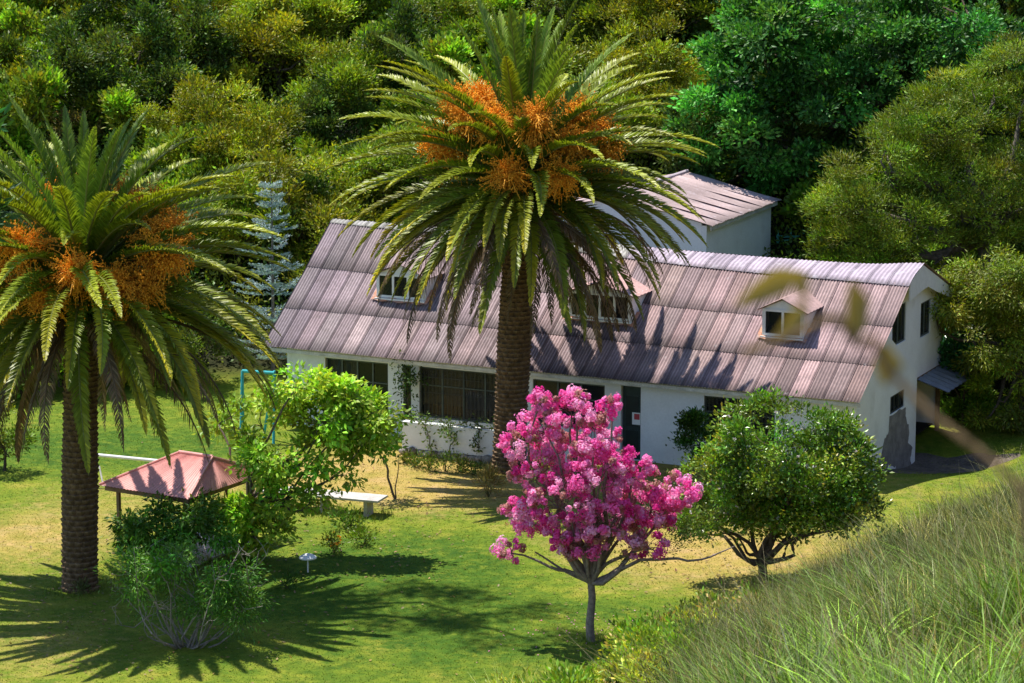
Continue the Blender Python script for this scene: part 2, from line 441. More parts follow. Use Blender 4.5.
def wall_cells(mb, P, a0, a1, z0, ztop, holes, nvec, th, extra=()):
    """wall in plane P(a,z), thickness th along nvec, rectangular holes (a0,a1,z0,z1); ztop is a function"""
    av = sorted(set([a0, a1] + [h[0] for h in holes] + [h[1] for h in holes] + list(extra)))
    av = [x for x in av if a0 - 1e-6 <= x <= a1 + 1e-6]
    for i in range(len(av) - 1):
        x0, x1 = av[i], av[i + 1]; xm = (x0 + x1) / 2
        segs = []; cur = z0
        for h in sorted([h for h in holes if h[0] < xm < h[1]], key=lambda h: h[2]):
            if h[2] > cur: segs.append((cur, h[2]))
            cur = h[3]
        segs.append((cur, None))
        for (s0, s1) in segs:
            zt0 = ztop(x0) if s1 is None else s1; zt1 = ztop(x1) if s1 is None else s1
            if min(zt0, zt1) - s0 < .01: continue
            V = [P(x0, s0), P(x1, s0), P(x1, zt1), P(x0, zt0)]
            V = V + [p + nvec * th for p in V]
            mb.add(V, [[0, 1, 2, 3], [7, 6, 5, 4], [4, 5, 1, 0], [5, 6, 2, 1], [6, 7, 3, 2], [7, 4, 0, 3]])

# front wall
OPEN = [(2.74, 5.27, .95, 2.48), (7.57, 8.3, 0, 2.56), (8.9, 11.6, .9, 2.5), (12.6, 15.99, .75, 2.56), (16.31, 16.62, .3, 2.56), (17.22, 19.74, .46, 2.56)]
fw = MB()
wall_cells(fw, lambda a_, z: hl(a_, 0, z), 0, HLEN, -.6, lambda a_: roof_edge(a_)[0][1] + .14, OPEN, HV, .2)
fw.build('front_wall', M['white_wall'], house)
# gable walls
GHOLE = [(3.95, 5.45, 3.85, 5.2), (7.15, 8.3, 3.62, 4.85)]
gw = MB()
br = [2, 4.65, 6.25, 6.6]
wall_cells(gw, lambda a_, z: hl(0, a_, z), .2, 6.6, -1.2, lambda a_: roof_z(0, a_) - .07, [(3.95, 5.45, 3.85, 5.2), (3.65, 5.2, 1.58, 2.2)], HU, .2, br)
wall_cells(gw, lambda a_, z: hl(0, a_, z), 6.6, HDEP, 2.25, lambda a_: roof_z(0, a_) - .07, [(7.15, 8.3, 3.62, 4.85)], HU, .2, br)
gw.build('gable_wall', M['white_wall'], house)
lw = MB()                                           # thicker lower wall with a sloping shoulder
def shoulder(a_): return min(roof_z(0, a_) - .12, 4.05 - (a_ - 3.9) * .55)
wall_cells(lw, lambda a_, z: hl(-.09, a_, z), .0, 6.62, -1.2, shoulder, [(3.65, 5.2, 1.58, 2.2)], HU, .087, [1, 2, 2.6, 3, 3.3, 3.9])
lw.build('lower_gable_wall', M['white_wall'], house)
ww = MB()
wall_cells(ww, lambda a_, z: hl(HLEN, a_, z), .2, HDEP, -.6, lambda a_: roof_z(HLEN, a_) - .07, [], -HU, .2, [2, 4.65, 5])
wall_cells(ww, lambda a_, z: hl(a_, HDEP, z), 0, HLEN, 0, lambda a_: 5.0, [], -HV, .2)
wall_cells(ww, lambda a_, z: hl(a_, 4.6, z), .2, HLEN - .2, 0, lambda a_: 5.6, [], HV, .12)      # spine wall between the rooms
ww.build('rear_wall', M['white_wall'], house)
fl = MB(); fl.box(hl(.2, .2, .02), HU * (HLEN - .4), HV * (HDEP - .4), HZ * .06)
fl.box(hl(.2, .2, 2.66), HU * (HLEN - .4), HV * 4.3, HZ * .06); fl.build('floor', M['dark'], house)
# bare render patch at the foot of the gable
pb_ = MB(); outl = [(1.7, -.75), (1.75, -.2), (2.3, .25), (2.7, .3), (3.1, .85), (3.5, 1.0), (3.62, 1.5), (5.35, 1.56), (5.5, 1.1), (5.9, .6), (5.75, .2), (6.3, -.1), (6.1, -.4), (6.3, -1.0), (4.6, -1.0), (4.4, -.4), (3.6, -.15), (3.2, -.6), (2.6, -.95)]
dense = []
for i in range(len(outl)):
    a_ = np.array(outl[i]); b_ = np.array(outl[(i + 1) % len(outl)])
    for k in range(5): dense.append(a_ + (b_ - a_) * k / 5 + rng.normal(0, .03, 2))
cen = np.array([4.3, .6])
ring = [hl(-.094, p[0], p[1]) for p in dense]
pb_.poly(ring)
pb_.build('bare_render_patch', M['bare'], house)
# small barred gable window
def window(L0, L1, z0, z1, v, parent, frame_mat, nx=2, nz_=1, grille=None, glass=True, axis='L', name='window', fw_=.06):
    if axis == 'L': P = lambda a_, d, z: hl(a_, v + d, z); A = HU; Dv = HV
    else: P = lambda a_, d, z: hl(v + d, a_, z); A = HV; Dv = HU
    f = MB(); t = fw_
    f.box(P(L0, .02, z0), A * (L1 - L0), Dv * .08, HZ * t); f.box(P(L0, .02, z1 - t), A * (L1 - L0), Dv * .08, HZ * t)
    for i in range(nx + 1):
        a_ = L0 + (L1 - L0 - t) * i / nx; f.box(P(a_, .02, z0 + t + .001), A * t, Dv * .078, HZ * (z1 - z0 - 2 * t - .002))
    for k in range(1, nz_):
        zz = z0 + (z1 - z0) * k / nz_ + .25 * (z1 - z0) / nz_
        for i in range(nx):
            a0 = L0 + (L1 - L0 - t) * i / nx + t; a1 = L0 + (L1 - L0 - t) * (i + 1) / nx
            f.box(P(a0 + .001, .025, zz), A * (a1 - a0 - .002), Dv * .06, HZ * t * .7)
    fo = f.build(name, frame_mat, parent)
    if glass:
        p = MB(); p.box(P(L0 + t, .055, z0 + t), A * (L1 - L0 - 2 * t), Dv * .008, HZ * (z1 - z0 - 2 * t)); p.build('pane', M['glass'], fo)
    if grille:
        b = MB(); n = grille
        for i in range(n + 1):
            a_ = L0 + .05 + (L1 - L0 - .1) * i / n
            b.tube([P(a_, -.03, z0), P(a_, -.03, z1)], .011, 5)
        for zz in (z0 + .12, (z0 + z1) / 2, z1 - .35):
            b.tube([P(L0, -.03, zz), P(L1, -.03, zz)], .010, 5)
        # scrolls along the top band
        ns = max(2, int((L1 - L0) / .35))
        for i in range(ns):
            ac = L0 + (L1 - L0) * (i + .5) / ns; th = np.linspace(0, 2 * pi * 1.3, 16); rr = np.linspace(.14, .05, 16)
            b.tube([P(ac + r_ * cos(t_), -.03, z1 - .18 + r_ * sin(t_)) for r_, t_ in zip(rr, th)], .010, 4)
        b.build('grille', M['iron'], fo)
    return fo
window(2.74, 5.27, .95, 2.48, .06, house, M['frame_green'], 3, 2, grille=18)
w = window(8.9, 11.6, .9, 2.5, .06, house, M['frame_green'], 3, 2)
w = window(12.6, 15.99, .75, 2.56, .06, house, M['frame_green'], 4, 2, grille=22)
cb = MB()
for i in range(40):                                  # curtain folds
    a0 = 14.2 + 1.7 * i / 40; cb.box(hl(a0, .17 + .03 * (i % 2), .85), HU * .0425, HV * .02, HZ * 1.65)
cb.build('curtain', M['curtain'], house)
cb = MB(); cb.box(hl(14.35, .145, .8), HU * 1.3, HV * .02, HZ * .42); cb.build('plywood_sheet', M['plywood'], house)
window(17.22, 19.74, .46, 2.56, .06, house, M['frame_green'], 4, 2)
cb = MB()
for i in range(24):
    a0 = 18.55 + 1.1 * i / 24; cb.box(hl(a0, .17 + .03 * (i % 2), .55), HU * .046, HV * .02, HZ * 1.9)
cb.build('curtain', M['curtain'], house)
window(16.31, 16.62, .3, 2.56, .06, house, M['frame_green'], 1, 2)
# door
dr = MB(); dr.box(hl(7.6, .12, .02), HU * .66, HV * .05, HZ * 2.5)
for z0, z1 in ((.25, 1.0), (1.15, 2.2)):
    dr.box(hl(7.70, .105, z0), HU * .46, HV * .013, HZ * (z1 - z0), (.45, .45, .45))
do = dr.build('door', M['door'], house)
dh = MB(); dh.tube([hl(8.18, .11, 1.05), hl(8.18, .05, 1.05), hl(8.08, .05, 1.05)], .016, 6); dh.build('handle', M['iron'], do)
# gable windows
window(3.65, 5.2, 1.58, 2.2, -.08, house, M['iron'], 3, 1, axis='V')
window(3.95, 5.45, 3.85, 5.2, .02, house, M['frame_green'], 2, 1, axis='V')
window(7.15, 8.3, 3.62, 4.85, .02, house, M['frame_green'], 2, 1, axis='V')
# boarded white verge panel under the ridge
vp = MB(); vs = [4.9, 5.6, 6.25, 7.0, 8.0, 9.0, 10.0]
for i in range(len(vs) - 1):
    a0, a1 = vs[i], vs[i + 1]
    def zz(a_): return roof_z(LO, a_) - .05
    def zb(a_): return 5.32 + .18 * sin(pi * (a_ - 4.9) / 4.5) if a_ < 8 else zz(a_) - .35 - .1 * (10 - a_)
    V = [hl(-.30, a0, max(zb(a0), 4.3)), hl(-.30, a1, max(zb(a1), 4.3)), hl(-.30, a1, zz(a1)), hl(-.30, a0, zz(a0))]
    V += [p + HU * .05 for p in V]
    vp.add(V, [[0, 1, 2, 3], [7, 6, 5, 4], [4, 5, 1, 0], [5, 6, 2, 1], [6, 7, 3, 2], [7, 4, 0, 3]])
vp.build('verge_panel', M['paint_white'], house)
# awning over rear porch, porch posts
aw = MB(); nq = 25
P = np.zeros((2, nq, 3))
for j in range(nq):
    f = j / (nq - 1)
    P[0, j] = hl(-.02, 6.75 + 2.9 * f, 2.22 + .02 * cos(j * 2 * pi / 4)); P[1, j] = hl(-1.15, 6.75 + 2.9 * f, 1.86 + .02 * cos(j * 2 * pi / 4))
aw.grid(P); P2 = P - HZ * .02; aw.grid(P2, flip=True)
aw.build('awning', M['awning'], house)
po = MB(); po.box(hl(-.05, 9.45, -.8), HU * .14, HV * .14, HZ * 3.05); po.build('porch_post', M['wood'], house)
pw = MB(); pw.box(hl(1.6, 6.62, -.8), HU * .1, HV * 3.0, HZ * 3.05); pw.box(hl(.2, 6.52, -.8), HU * 4, HV * .1, HZ * 3.05); pw.build('porch_wall', M['wood'], house)
pf = MB(); pf.box(hl(.0, 6.65, 2.12), HU * 6, HV * 3.1, HZ * .125); pf.build('porch_ceiling', M['wood'], house)

# dormers
def dormer(L0, L1, z0, hgt, npan, tint):
    Lm = (L0 + L1) / 2
    # front plane v where the roof is at z0
    e, s, r, b = roof_edge(Lm); v0 = e[0] + (z0 - e[1]) / (s[1] - e[1]) * (s[0] - e[0]) - .02
    z1 = z0 + hgt; zr = z1 + .36
    vtop = e[0] + (z1 + .1 - e[1]) / (s[1] - e[1]) * (s[0] - e[0]) + .3
    vr = e[0] + (zr - e[1]) / (s[1] - e[1]) * (s[0] - e[0]) + .3
    d = MB()
    # cheeks
    for La in (L0, L1 - .06):
        V = [hl(La, v0 + .02, z0 - .05), hl(La, vtop, z1), hl(La, v0 + .02, z1)]
        V += [p + HU * .06 for p in V]
        d.add(V, [[0, 1, 2], [5, 4, 3]]); d.add(V, [[0, 3, 4, 1], [1, 4, 5, 2], [2, 5, 3, 0]])
    # gable triangle
    V = [hl(L0, v0 + .02, z1), hl(L1, v0 + .02, z1), hl(Lm, v0 + .02, zr - .03)]; V += [p + HV * .05 for p in V]
    d.add(V, [[0, 1, 2], [5, 4, 3]]); d.add(V, [[0, 3, 4, 1], [1, 4, 5, 2], [2, 5, 3, 0]])
    do = d.build('dormer', M['paint_white'], house)
    # pitched little roof
    r_ = MB()
    for sgn in (-1, 1):
        Le = Lm + sgn * ((L1 - L0) / 2 + .16); ze = z1 - .05
        nn = 13; P = np.zeros((2, nn, 3))
        for j in range(nn):
            f = j / (nn - 1)
            wav = .012 * cos(j * pi)
            P[0, j] = hl(Le, v0 - .14 + (vtop - v0 - .1) * f, ze + wav); P[1, j] = hl(Lm, v0 - .14 + (vr - v0 + .14) * f, zr + .03 + wav)
        r_.grid(P, tint, flip=(sgn > 0)); r_.grid(P - HZ * .03, tint, flip=(sgn < 0))
    r_.build('dormer_roof', M['roof'], do)
    window(L0 + .05, L1 - .05, z0 + .03, z1, v0 - .045, do, M['paint_white'], npan, 1, name='dormer_window', fw_=.085)
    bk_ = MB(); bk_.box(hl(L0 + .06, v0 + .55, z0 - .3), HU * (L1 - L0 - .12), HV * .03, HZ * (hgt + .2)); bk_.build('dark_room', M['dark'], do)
    s_ = MB(); s_.box(hl(L0 - .02, v0 - .13, z0 - .035), HU * (L1 - L0 + .04), HV * .16, HZ * .05); s_.build('sill', M['paint_white'], do)
    # flashing apron on the roof below and beside
    fl_ = MB(); ns = (s[1] - e[1]) / (s[0] - e[0])
    def onroof(L, v, h=.065): return hl(L, v, roof_z(L, v) + h)
    PL = np.linspace(L0 - .14, L1 + .14, 40)
    P = np.array([[onroof(l, v0 - .24 - .03 * sin(l * 9) + vv) for l in PL] for vv in (.06, .13, .2)])
    fl_.grid(P)
    for La in (L0 - .14, L1 + .01):
        P = np.array([[onroof(l, v) for l in (La, La + .13)] for v in np.linspace(v0 - .05, v0 + .45, 6)]); fl_.grid(P)
    fl_.build('flashing', M['flash'], do)
dormer(2.45, 3.95, 4.30, .95, 2, (1.15, 1.0, .95))
dormer(8.72, 11.1, 4.38, .95, 4, (1.25, 1.0, .95))
dormer(16.66, 18.62, 4.52, .9, 3, (.95, .9, .9))

# notices
nt_ = thing('notice', 'small white notice with red heading on the white pillar left of the door', 'sign', tuple(HB))
b = MB(); b.box(hl(8.40, -.012, 1.55), HU * .34, HV * .01, HZ * .62); b.build('board', M['paint_white'], nt_)
b = MB()
for i in range(5): b.box(hl(8.42 + .062 * i, -.018, 2.0), HU * .045, HV * .005, HZ * .09)
b.build('heading', M['red_print'], nt_)
b = MB()
b.box(hl(8.50, -.018, 1.66), HU * .10, HV * .005, HZ * .2); b.box(hl(8.46, -.018, 1.80), HU * .2, HV * .0045, HZ * .05)
b.build('symbol', M['black_print'], nt_)
nt_ = thing('notice', 'small white card with a red square fixed to the dark door', 'sign', tuple(HB))
b = MB(); b.box(hl(7.62, .090, 1.22), HU * .30, HV * .01, HZ * .42); b.build('board', M['paint_white'], nt_)
b = MB(); b.box(hl(7.645, .084, 1.40), HU * .2, HV * .005, HZ * .2); b.build('red_square', M['red_print'], nt_)

# parapet / planter wall on field stones
pl = thing('parapet_wall', 'low whitewashed parapet wall on a field stone base in front of the porch', 'wall', tuple(HB))
PL0, PL1, PV = 8.6, 15.4, -2.5
b = MB()
for i in range(8):
    a0 = PL0 + (PL1 - PL0) * i / 8; a1 = PL0 + (PL1 - PL0) * (i + 1) / 8
    b.box(hl(a0, PV, .22), HU * (a1 - a0 - .0), HV * .3, HZ * (.92))
b.build('plaster', M['white_wall'], pl)
b = MB(); b.box(hl(PL0, PV + .02, -.5), HU * (PL1 - PL0 - .02), HV * .3, HZ * .715); b.build('stone_base', M['mortar'], pl)
def stone(mb, c, r):
    n1, n2 = 6, 9; V = []
    sc = np.array([r * random.uniform(.9, 1.5), r * random.uniform(.6, .8), r * random.uniform(.7, 1.05)])
    for i in range(n1 + 1):
        ph = pi * i / n1
        for j in range(n2):
            t = 2 * pi * j / n2; d = np.array([sin(ph) * cos(t), sin(ph) * sin(t), cos(ph)]) * (1 + random.uniform(-.12, .12))
            V.append(c + HU * d[0] * sc[0] + HV * d[1] * sc[1] + HZ * d[2] * sc[2])
    F = [[i * n2 + j, i * n2 + (j + 1) % n2, (i + 1) * n2 + (j + 1) % n2, (i + 1) * n2 + j] for i in range(n1) for j in range(n2)]
    mb.add(V, F, np.array([1, 1, 1]) * random.uniform(.55, 1.3))
b = MB()
for row in range(3):
    L = PL0 + .1
    while L < PL1 - .05:
        r_ = random.uniform(.10, .19); stone(b, hl(L + r_, PV - .02, -.34 + row * .22 + random.uniform(-.03, .03)), r_); L += r_ * 2.1
b.build('field_stones', M['stone'], pl, smooth=True)

# ------------------------------------------------------------------ annex behind
annex = thing('annex_building', 'plain white building with a pale pink corrugated gable roof standing behind the long house', 'house', tuple(hp(10.56, 14, 0)))
def solveZ(px, py, z):
    d = ray(px, py); p = CAM + d * ((z - CH) / d[2]); q = p - HB
    return float(q @ HU), float(q @ HV)
far_v = solveZ(778, 200, 6.0)[1]
def al(L, v, z): return HU * (L - 10.56) + HV * (v - 14) + HZ * z
AE, AR, AL1 = 6.0, 6.85, 18.4
ALm = (10.56 + AL1) / 2
def aroof(L): return AE + (AR - AE) * (1 - abs(L - ALm) / (ALm - 10.56))
b = MB()
wall_cells(b, lambda a_, z: al(10.7, a_, z), 14.0, far_v, 0, lambda a_: 5.93, [], HU, .2)
wall_cells(b, lambda a_, z: al(a_, 14.0, z), 10.905, AL1 - .2, 0, lambda a_: aroof(a_) - .06, [], HV, .2, [ALm])
wall_cells(b, lambda a_, z: al(AL1 - .2, a_, z), 14.0, far_v, 0, lambda a_: 5.93, [], HU, .2)
wall_cells(b, lambda a_, z: al(a_, far_v, z), 10.905, AL1 - .2, 0, lambda a_: aroof(a_) - .06, [], -HV, .2, [ALm])
b.build('wall', M['white_wall'], annex)
def bilin(p00, p10, p01, p11, na, nb, amp, per):
    P = np.zeros((nb, na, 3)); n = unit(np.cross(p10 - p00, p01 - p00))
    if n[2] < 0: n = -n
    wl = np.linalg.norm(p10 - p00)
    for j in range(nb):
        for i in range(na):
            f = i / (na - 1); g_ = j / (nb - 1)
            P[j, i] = (p00 * (1 - f) + p10 * f) * (1 - g_) + (p01 * (1 - f) + p11 * f) * g_ + n * (amp * cos(2 * pi * f * wl / per) + .025 * sin(g_ * 6 + f * 3) * (amp > .015))
    return P
def corr_tint(P):
    na = P.shape[1]; c = np.ones(P.shape); c *= (.80 + .20 * rng.random((1, na, 1))); return c
b = MB()
v0_, v1_ = 13.75, far_v + .3
for La in (10.38, AL1 + .15):
    z_ = AE - .04
    nsh = 7
    for k in range(nsh):                           # sheets laid side by side, each lapping the next
        va = v0_ + (v1_ - v0_) * k / nsh; vb = v0_ + (v1_ - v0_) * (k + 1.03) / nsh
        q = bilin(al(La, va, z_ + .012 * (k % 2)), al(La, vb, z_ + .012 * (k % 2)), al(ALm, va, AR + .012 * (k % 2)), al(ALm, vb, AR + .012 * (k % 2)), 49, 6, .022, .16)
        c = corr_tint(q) * random.uniform(.85, 1.12); c[:, -1] *= .3; c[0] *= .5; c[3] *= .8
        b.grid(q, c)
ro_ = b.build('roof', M['annex_roof'], annex, smooth=True)
b = MB(); b.box(al(10.46, 13.9, 5.78), HV * (far_v - 13.8), HU * .05, HZ * .15); b.build('eave_board', M['trim_grey'], annex)
b = MB(); b.tube([al(ALm, v0_, AR + .04), al(ALm, v1_, AR + .04)], .09, 8); b.build('ridge_cap', M['ridge'], ro_)

# green slat fence by the annex
fc = thing('slat_fence', 'green horizontal slat fence between the annex wall and the trees', 'fence', tuple(at_y(776, 262, 121)))
F0 = at_y(779, 262, 121); F1 = at_y(806, 262, 121.4)
b = MB(); w_ = F1 - F0
for k in range(9): b.box(np.array([0, 0, .17 * k - .35]), w_ , np.array([0, .04, 0]), np.array([0, 0, .085]))
b.build('slats', M['slat_green'], fc)
for f in (.02, .5, .97):
    b = MB(); b.box(w_ * f + np.array([0, .045, -2.5]), (.08, 0, 0), (0, .08, 0), (0, 0, 3.85)); b.build('post', M['slat_green'], fc)

# ------------------------------------------------------------------ gazebo
GA = R(31); gu = np.array([cos(GA), -sin(GA), 0]); gv = np.array([sin(GA), cos(GA), 0])
GO = ground(120, 553); gz = thing('gazebo', 'open wooden garden shelter with a salmon pink corrugated hip roof', 'gazebo', tuple(GO))
def gp(a_, d, z): return gu * (a_ - .45) + gv * (d - .35) + HZ * z
GW, GD = 3.35, 4.0; gzE, gzR = 2.12, 2.9
A0, A1, B1, B0 = gp(0, 0, gzE), gp(GW, 0, gzE), gp(GW, GD, gzE), gp(0, GD, gzE)
R0, R1 = gp(1.5, GD / 2, gzR), gp(2.75, GD / 2, gzR)
b = MB()
for q in (bilin(A0, A1, R0, R1, 137, 5, .012, .12), bilin(A1, B1, R1, R1, 161, 5, .012, .12), bilin(B1, B0, R1, R0, 137, 5, .012, .12), bilin(B0, A0, R0, R0, 161, 5, .012, .12)):
    b.grid(q, corr_tint(q) * 1.06)
gr_ = b.build('roof', M['salmon'], gz)
b = MB(); b.tube([R0 + HZ * .03, R1 + HZ * .03], .05, 8); b.tube([R1 + HZ * .03, A1 + HZ * .03], .03, 6); b.tube([R0 + HZ * .03, A0 + HZ * .03], .03, 6); b.tube([R1 + HZ * .03, B1 + HZ * .03], .03, 6); b.build('ridge_cap', M['salmon'], gr_)
b = MB(); i_ = .12
b.box(gp(i_, i_, gzE - .17), gu * (GW - 2 * i_), gv * .07, HZ * .12); b.box(gp(i_, GD - i_, gzE - .17), gu * (GW - 2 * i_), -gv * .07, HZ * .12)
b.box(gp(i_, i_ + .072, gzE - .168), gv * (GD - 2 * i_ - .145), gu * .07, HZ * .12); b.box(gp(GW - i_, i_ + .072, gzE - .168), gv * (GD - 2 * i_ - .145), -gu * .07, HZ * .12)
b.build('beam', M['wood'], gz)
for (a_, d) in ((.45, .35), (GW - .3, .35), (GW - .3, GD - .4), (.45, GD - .4)):
    b = MB(); b.box(gp(a_ - .05, d - .05, -.1), gu * .1, gv * .1, HZ * (gzE - .08)); b.build('post', M['wood'], gz)
b = MB(); b.box(gp(.7, .15, -.1), gu * 2.6, gv * 3.2, HZ * .16); b.build('floor_slab', M['concrete'], gz)

# concrete bench / long table
bd = unit(np.array([cos(R(20)), -sin(R(20)), 0])); bv = np.array([-bd[1], bd[0], 0])
BO = ground(372, 516)
be = thing('concrete_bench', 'long low concrete bench slab on two block legs out on the lawn', 'bench', tuple(BO))
b = MB(); b.box(-bd * 4.0 + bd * .3 - bv * .25 + HZ * .50, bd * 4.0, bv * .85, HZ * .065); b.build('seat', M['concrete'], be)
for q in (-.25, -1.75, -3.35):
    b = MB(); b.box(bd * q + HZ * -.1 - bv * .1, bd * .13, bv * .5, HZ * .598); b.build('leg', M['concrete'], be)

# garden lamp
gl = thing('garden_lamp', 'small white mushroom garden lamp on a thin post in the lawn', 'lamp', tuple(ground(308, 572)))
b = MB(); b.tube([(0, 0, -.1), (0, 0, .42)], .025, 8); b.build('post', M['paint_white'], gl)
b = MB(); b.tube([(0, 0, .40), (0, 0, .42), (0, 0, .47), (0, 0, .53), (0, 0, .57)], [.1, .27, .25, .15, .02], 14); b.build('shade', M['paint_white'], gl, smooth=True)

# white goal frame behind left palm
go = thing('goal_frame', 'white tubular goal frame standing on the shaded lawn behind the left palm', 'goal', tuple(ground(98, 485)))
w_ = at_y(160, 459, ground(98, 485)[1] - .6) - at_y(78, 451, ground(98, 485)[1])
h_ = at_y(98, 453, ground(98, 485)[1])[2]
s0 = at_y(78, 485, ground(98, 485)[1]) - ground(98, 485); s0[2] = 0
b = MB(); b.tube([s0 + HZ * h_, s0 + HZ * h_ + w_], .055, 8); b.build('crossbar', M['paint_white'], go)
for f in (0, 1):
    q = s0 + w_ * f; q[2] = 0
    b = MB(); b.tube([q - HZ * .1, q + HZ * (h_ + (w_[2] if f else 0))], .05, 8); b.build('post', M['paint_white'], go)
b = MB(); b.tube([(0.0, .4, .55), (.2, -.1, -.05)], .03, 6); b.build('stay', M['trim_grey'], go)

# teal swing frame
sg = ground(272, 440)
sw = thing('swing_frame', 'teal painted metal swing frame half hidden beside the left end of the house', 'swing', tuple(sg))
hh = at_y(260, 371, sg[1])[2]
b = MB(); b.tube([(-1.0, 0, hh), (.12, -.1, hh - .05)], .06, 8); b.build('crossbar', M['teal'], sw)
for (x0, x1, y) in ((-.35, .12, .5), (.1, .12, -.6), (-1.05, -1.0, .5), (-1.05, -1.0, -.6)):
    b = MB(); b.tube([(x0, y, -.1), (x1, 0, hh)], .05, 8); b.build('leg', M['teal'], sw)

# ------------------------------------------------------------------ vegetation kit
def limb(mb, a_, b_, r0, r1, wob=.12, n=6, col=(.10, .075, .05), sides=6):
    a_ = np.asarray(a_, float); b_ = np.asarray(b_, float); t = np.linspace(0, 1, n)[:, None]
    P = a_ + (b_ - a_) * t; ln = np.linalg.norm(b_ - a_)
    w = wob * ln * .38 * (np.sin(pi * t) * rng.normal(0, 1, 3) + .55 * np.sin(2 * pi * t) * rng.normal(0, 1, 3) + .3 * np.sin(3 * pi * t) * rng.normal(0, 1, 3))
    mb.tube(P + w, np.linspace(r0, r1, n), sides, col)
    return P + w

def crown_leaves(mb, cl, per, spread, ln, wd, col, up=.35, droop=0.0, cvar=.28, hvar=.10, flat=1.0, outw=None, ctint=.22):
    """cl: clump centres (n,3)"""
    n = len(cl); out_ = getattr(cl, 'out', None); sub_ = getattr(cl, 'sub', None); cl = np.asarray(cl)
    ct = np.exp(rng.normal(0, ctint * .7, (n, 1))) * np.exp(rng.normal(0, hvar * .6, (n, 3)))
    if sub_ is not None:
        m_ = sub_.max() + 1; ct = ct * (np.exp(rng.normal(0, ctint, (m_, 1))) * np.exp(rng.normal(0, hvar * .8, (m_, 3))))[sub_]
    P = np.repeat(cl, per, 0); tot = n * per
    off = rng.normal(size=(tot, 3)) * np.repeat(np.broadcast_to(spread, n), per)[:, None]; off[:, 2] *= flat
    D = unit(off) * .6 + rdirs(tot) * .6 + np.array([0, 0, up - droop])
    if out_ is not None:
        on = np.repeat(out_, per, 0); D = D + .45 * on; Nn = on * 1.3 + rdirs(tot) * .75 + np.array([0, 0, .45])
    else: Nn = rdirs(tot) + np.array([0, 0, .6])
    D = unit(D)
    c = var(col, tot, cvar, hvar) * np.repeat(ct, per, 0)
    L = ln * rng.uniform(.6, 1.3, tot); W = wd * rng.uniform(.7, 1.2, tot)
    mb.leaves(P + off, D, Nn, L, W, c)

class Clumps(np.ndarray):
    pass
def hull_clumps(n, lobes, inner=.45, sub=None, dens=11):
    """leaf clump centres on the outer shells of small sub-lobes that sit on the lobes of a crown; carries .out directions"""
    lob = np.array(lobes, float); wts = lob[:, 3] * lob[:, 4] + lob[:, 3] * lob[:, 5]; wts = wts / wts.sum()
    if n < 60: 
        c = hull_points(n, lobes, inner).view(Clumps); c.out = unit(c - lob[0, :3]); return c
    ns = max(8, n // dens)
    k = rng.choice(len(lob), ns, p=wts); d = unit(rdirs(ns) + np.array([0, 0, .12]))
    r = inner + (.92 - inner) * rng.random(ns) ** .5
    sc = lob[k, :3] + d * r[:, None] * lob[k, 3:6]
    sr = np.minimum(lob[k, 3], lob[k, 4]) * rng.uniform(.22, .42, ns)
    if sub: sr = rng.uniform(sub * .6, sub * 1.35, ns)
    j = rng.integers(0, ns, n); dd = unit(rdirs(n) + np.array([0, 0, .45]) + .5 * d[j])
    c = (sc[j] + dd * sr[j][:, None] * np.array([1, 1, .72]) * rng.uniform(.7, 1.05, n)[:, None]).view(Clumps)
    c.out = unit(dd + .35 * d[j]); c.sub = j
    return c
def hull_points(n, lobes, inner=.45):
    """clump centres inside a union of ellipsoid lobes [(cx,cy,cz,rx,ry,rz)], biased outward"""
    lob = np.array(lobes, float); wts = lob[:, 3] * lob[:, 4] + lob[:, 3] * lob[:, 5]; wts = wts / wts.sum()
    k = rng.choice(len(lob), n, p=wts); d = rdirs(n)
    r = inner + (1 - inner) * rng.random(n) ** .6
    return lob[k, :3] + d * r[:, None] * lob[k, 3:6]

def add_shoots(b, cl, n, ln, wd, col):
    """long leafy shoots that stand out of a crown"""
    o_ = getattr(cl, 'out'); c_ = np.asarray(cl)
    for k in rng.integers(0, len(c_), n):
        d = unit(o_[k] * .6 + np.array([0, 0, 1.0]) + rng.normal(0, .25, 3)); L = rng.uniform(.35, .95); m_ = 16
        t_ = rng.random(m_) * L; P = c_[k] + d * t_[:, None]
        b.leaves(P, unit(rdirs(m_) + d * .5), rdirs(m_) + np.array([0, 0, .8]), ln, wd, var(col, m_, .3, .1))

def tree(name, label, cat, loc, lobes, nclump, per, spread, ln, wd, col, mat='leaf', trunk_r=.15, trunk_h=None, bark=(.09, .07, .05), group=None, twigs=14, up=.35, droop=0, flat=.75, rz=0, cvar=.28, hvar=.10, inner=.45, ctint=.22, lean=(0, 0), shoots=0):
    t = thing(name, label, cat, loc, rz, group)
    lob = np.array(lobes, float)
    th = trunk_h if trunk_h else lob[:, 2].min() * .6
    b = MB(); fork = np.array([lean[0], lean[1], th])
    limb(b, (0, 0, -.3), fork, trunk_r, trunk_r * .75, .1, 6, bark, 8)
    for l in lob:
        limb(b, fork, l[:3] - np.array([0, 0, l[5] * .2]), trunk_r * .55, trunk_r * .16, .25, 7, bark)
    cl = hull_clumps(nclump, lobes, inner)
    for c in np.asarray(cl)[:twigs]:
        l = lob[np.argmin(((lob[:, :3] - c) ** 2).sum(1))]
        limb(b, l[:3] - np.array([0, 0, l[5] * .3]), c, trunk_r * .16, trunk_r * .05, .25, 5, bark, 5)
    b.build('trunk', M['bark'], t, smooth=True)
    b = MB(); crown_leaves(b, cl, per, spread, ln, wd, col, up, droop, cvar, hvar, flat, ctint=ctint)
    if shoots: add_shoots(b, cl, shoots, ln, wd, np.array(col) * 1.15)
    b.build('crown', M[mat], t)
    return t

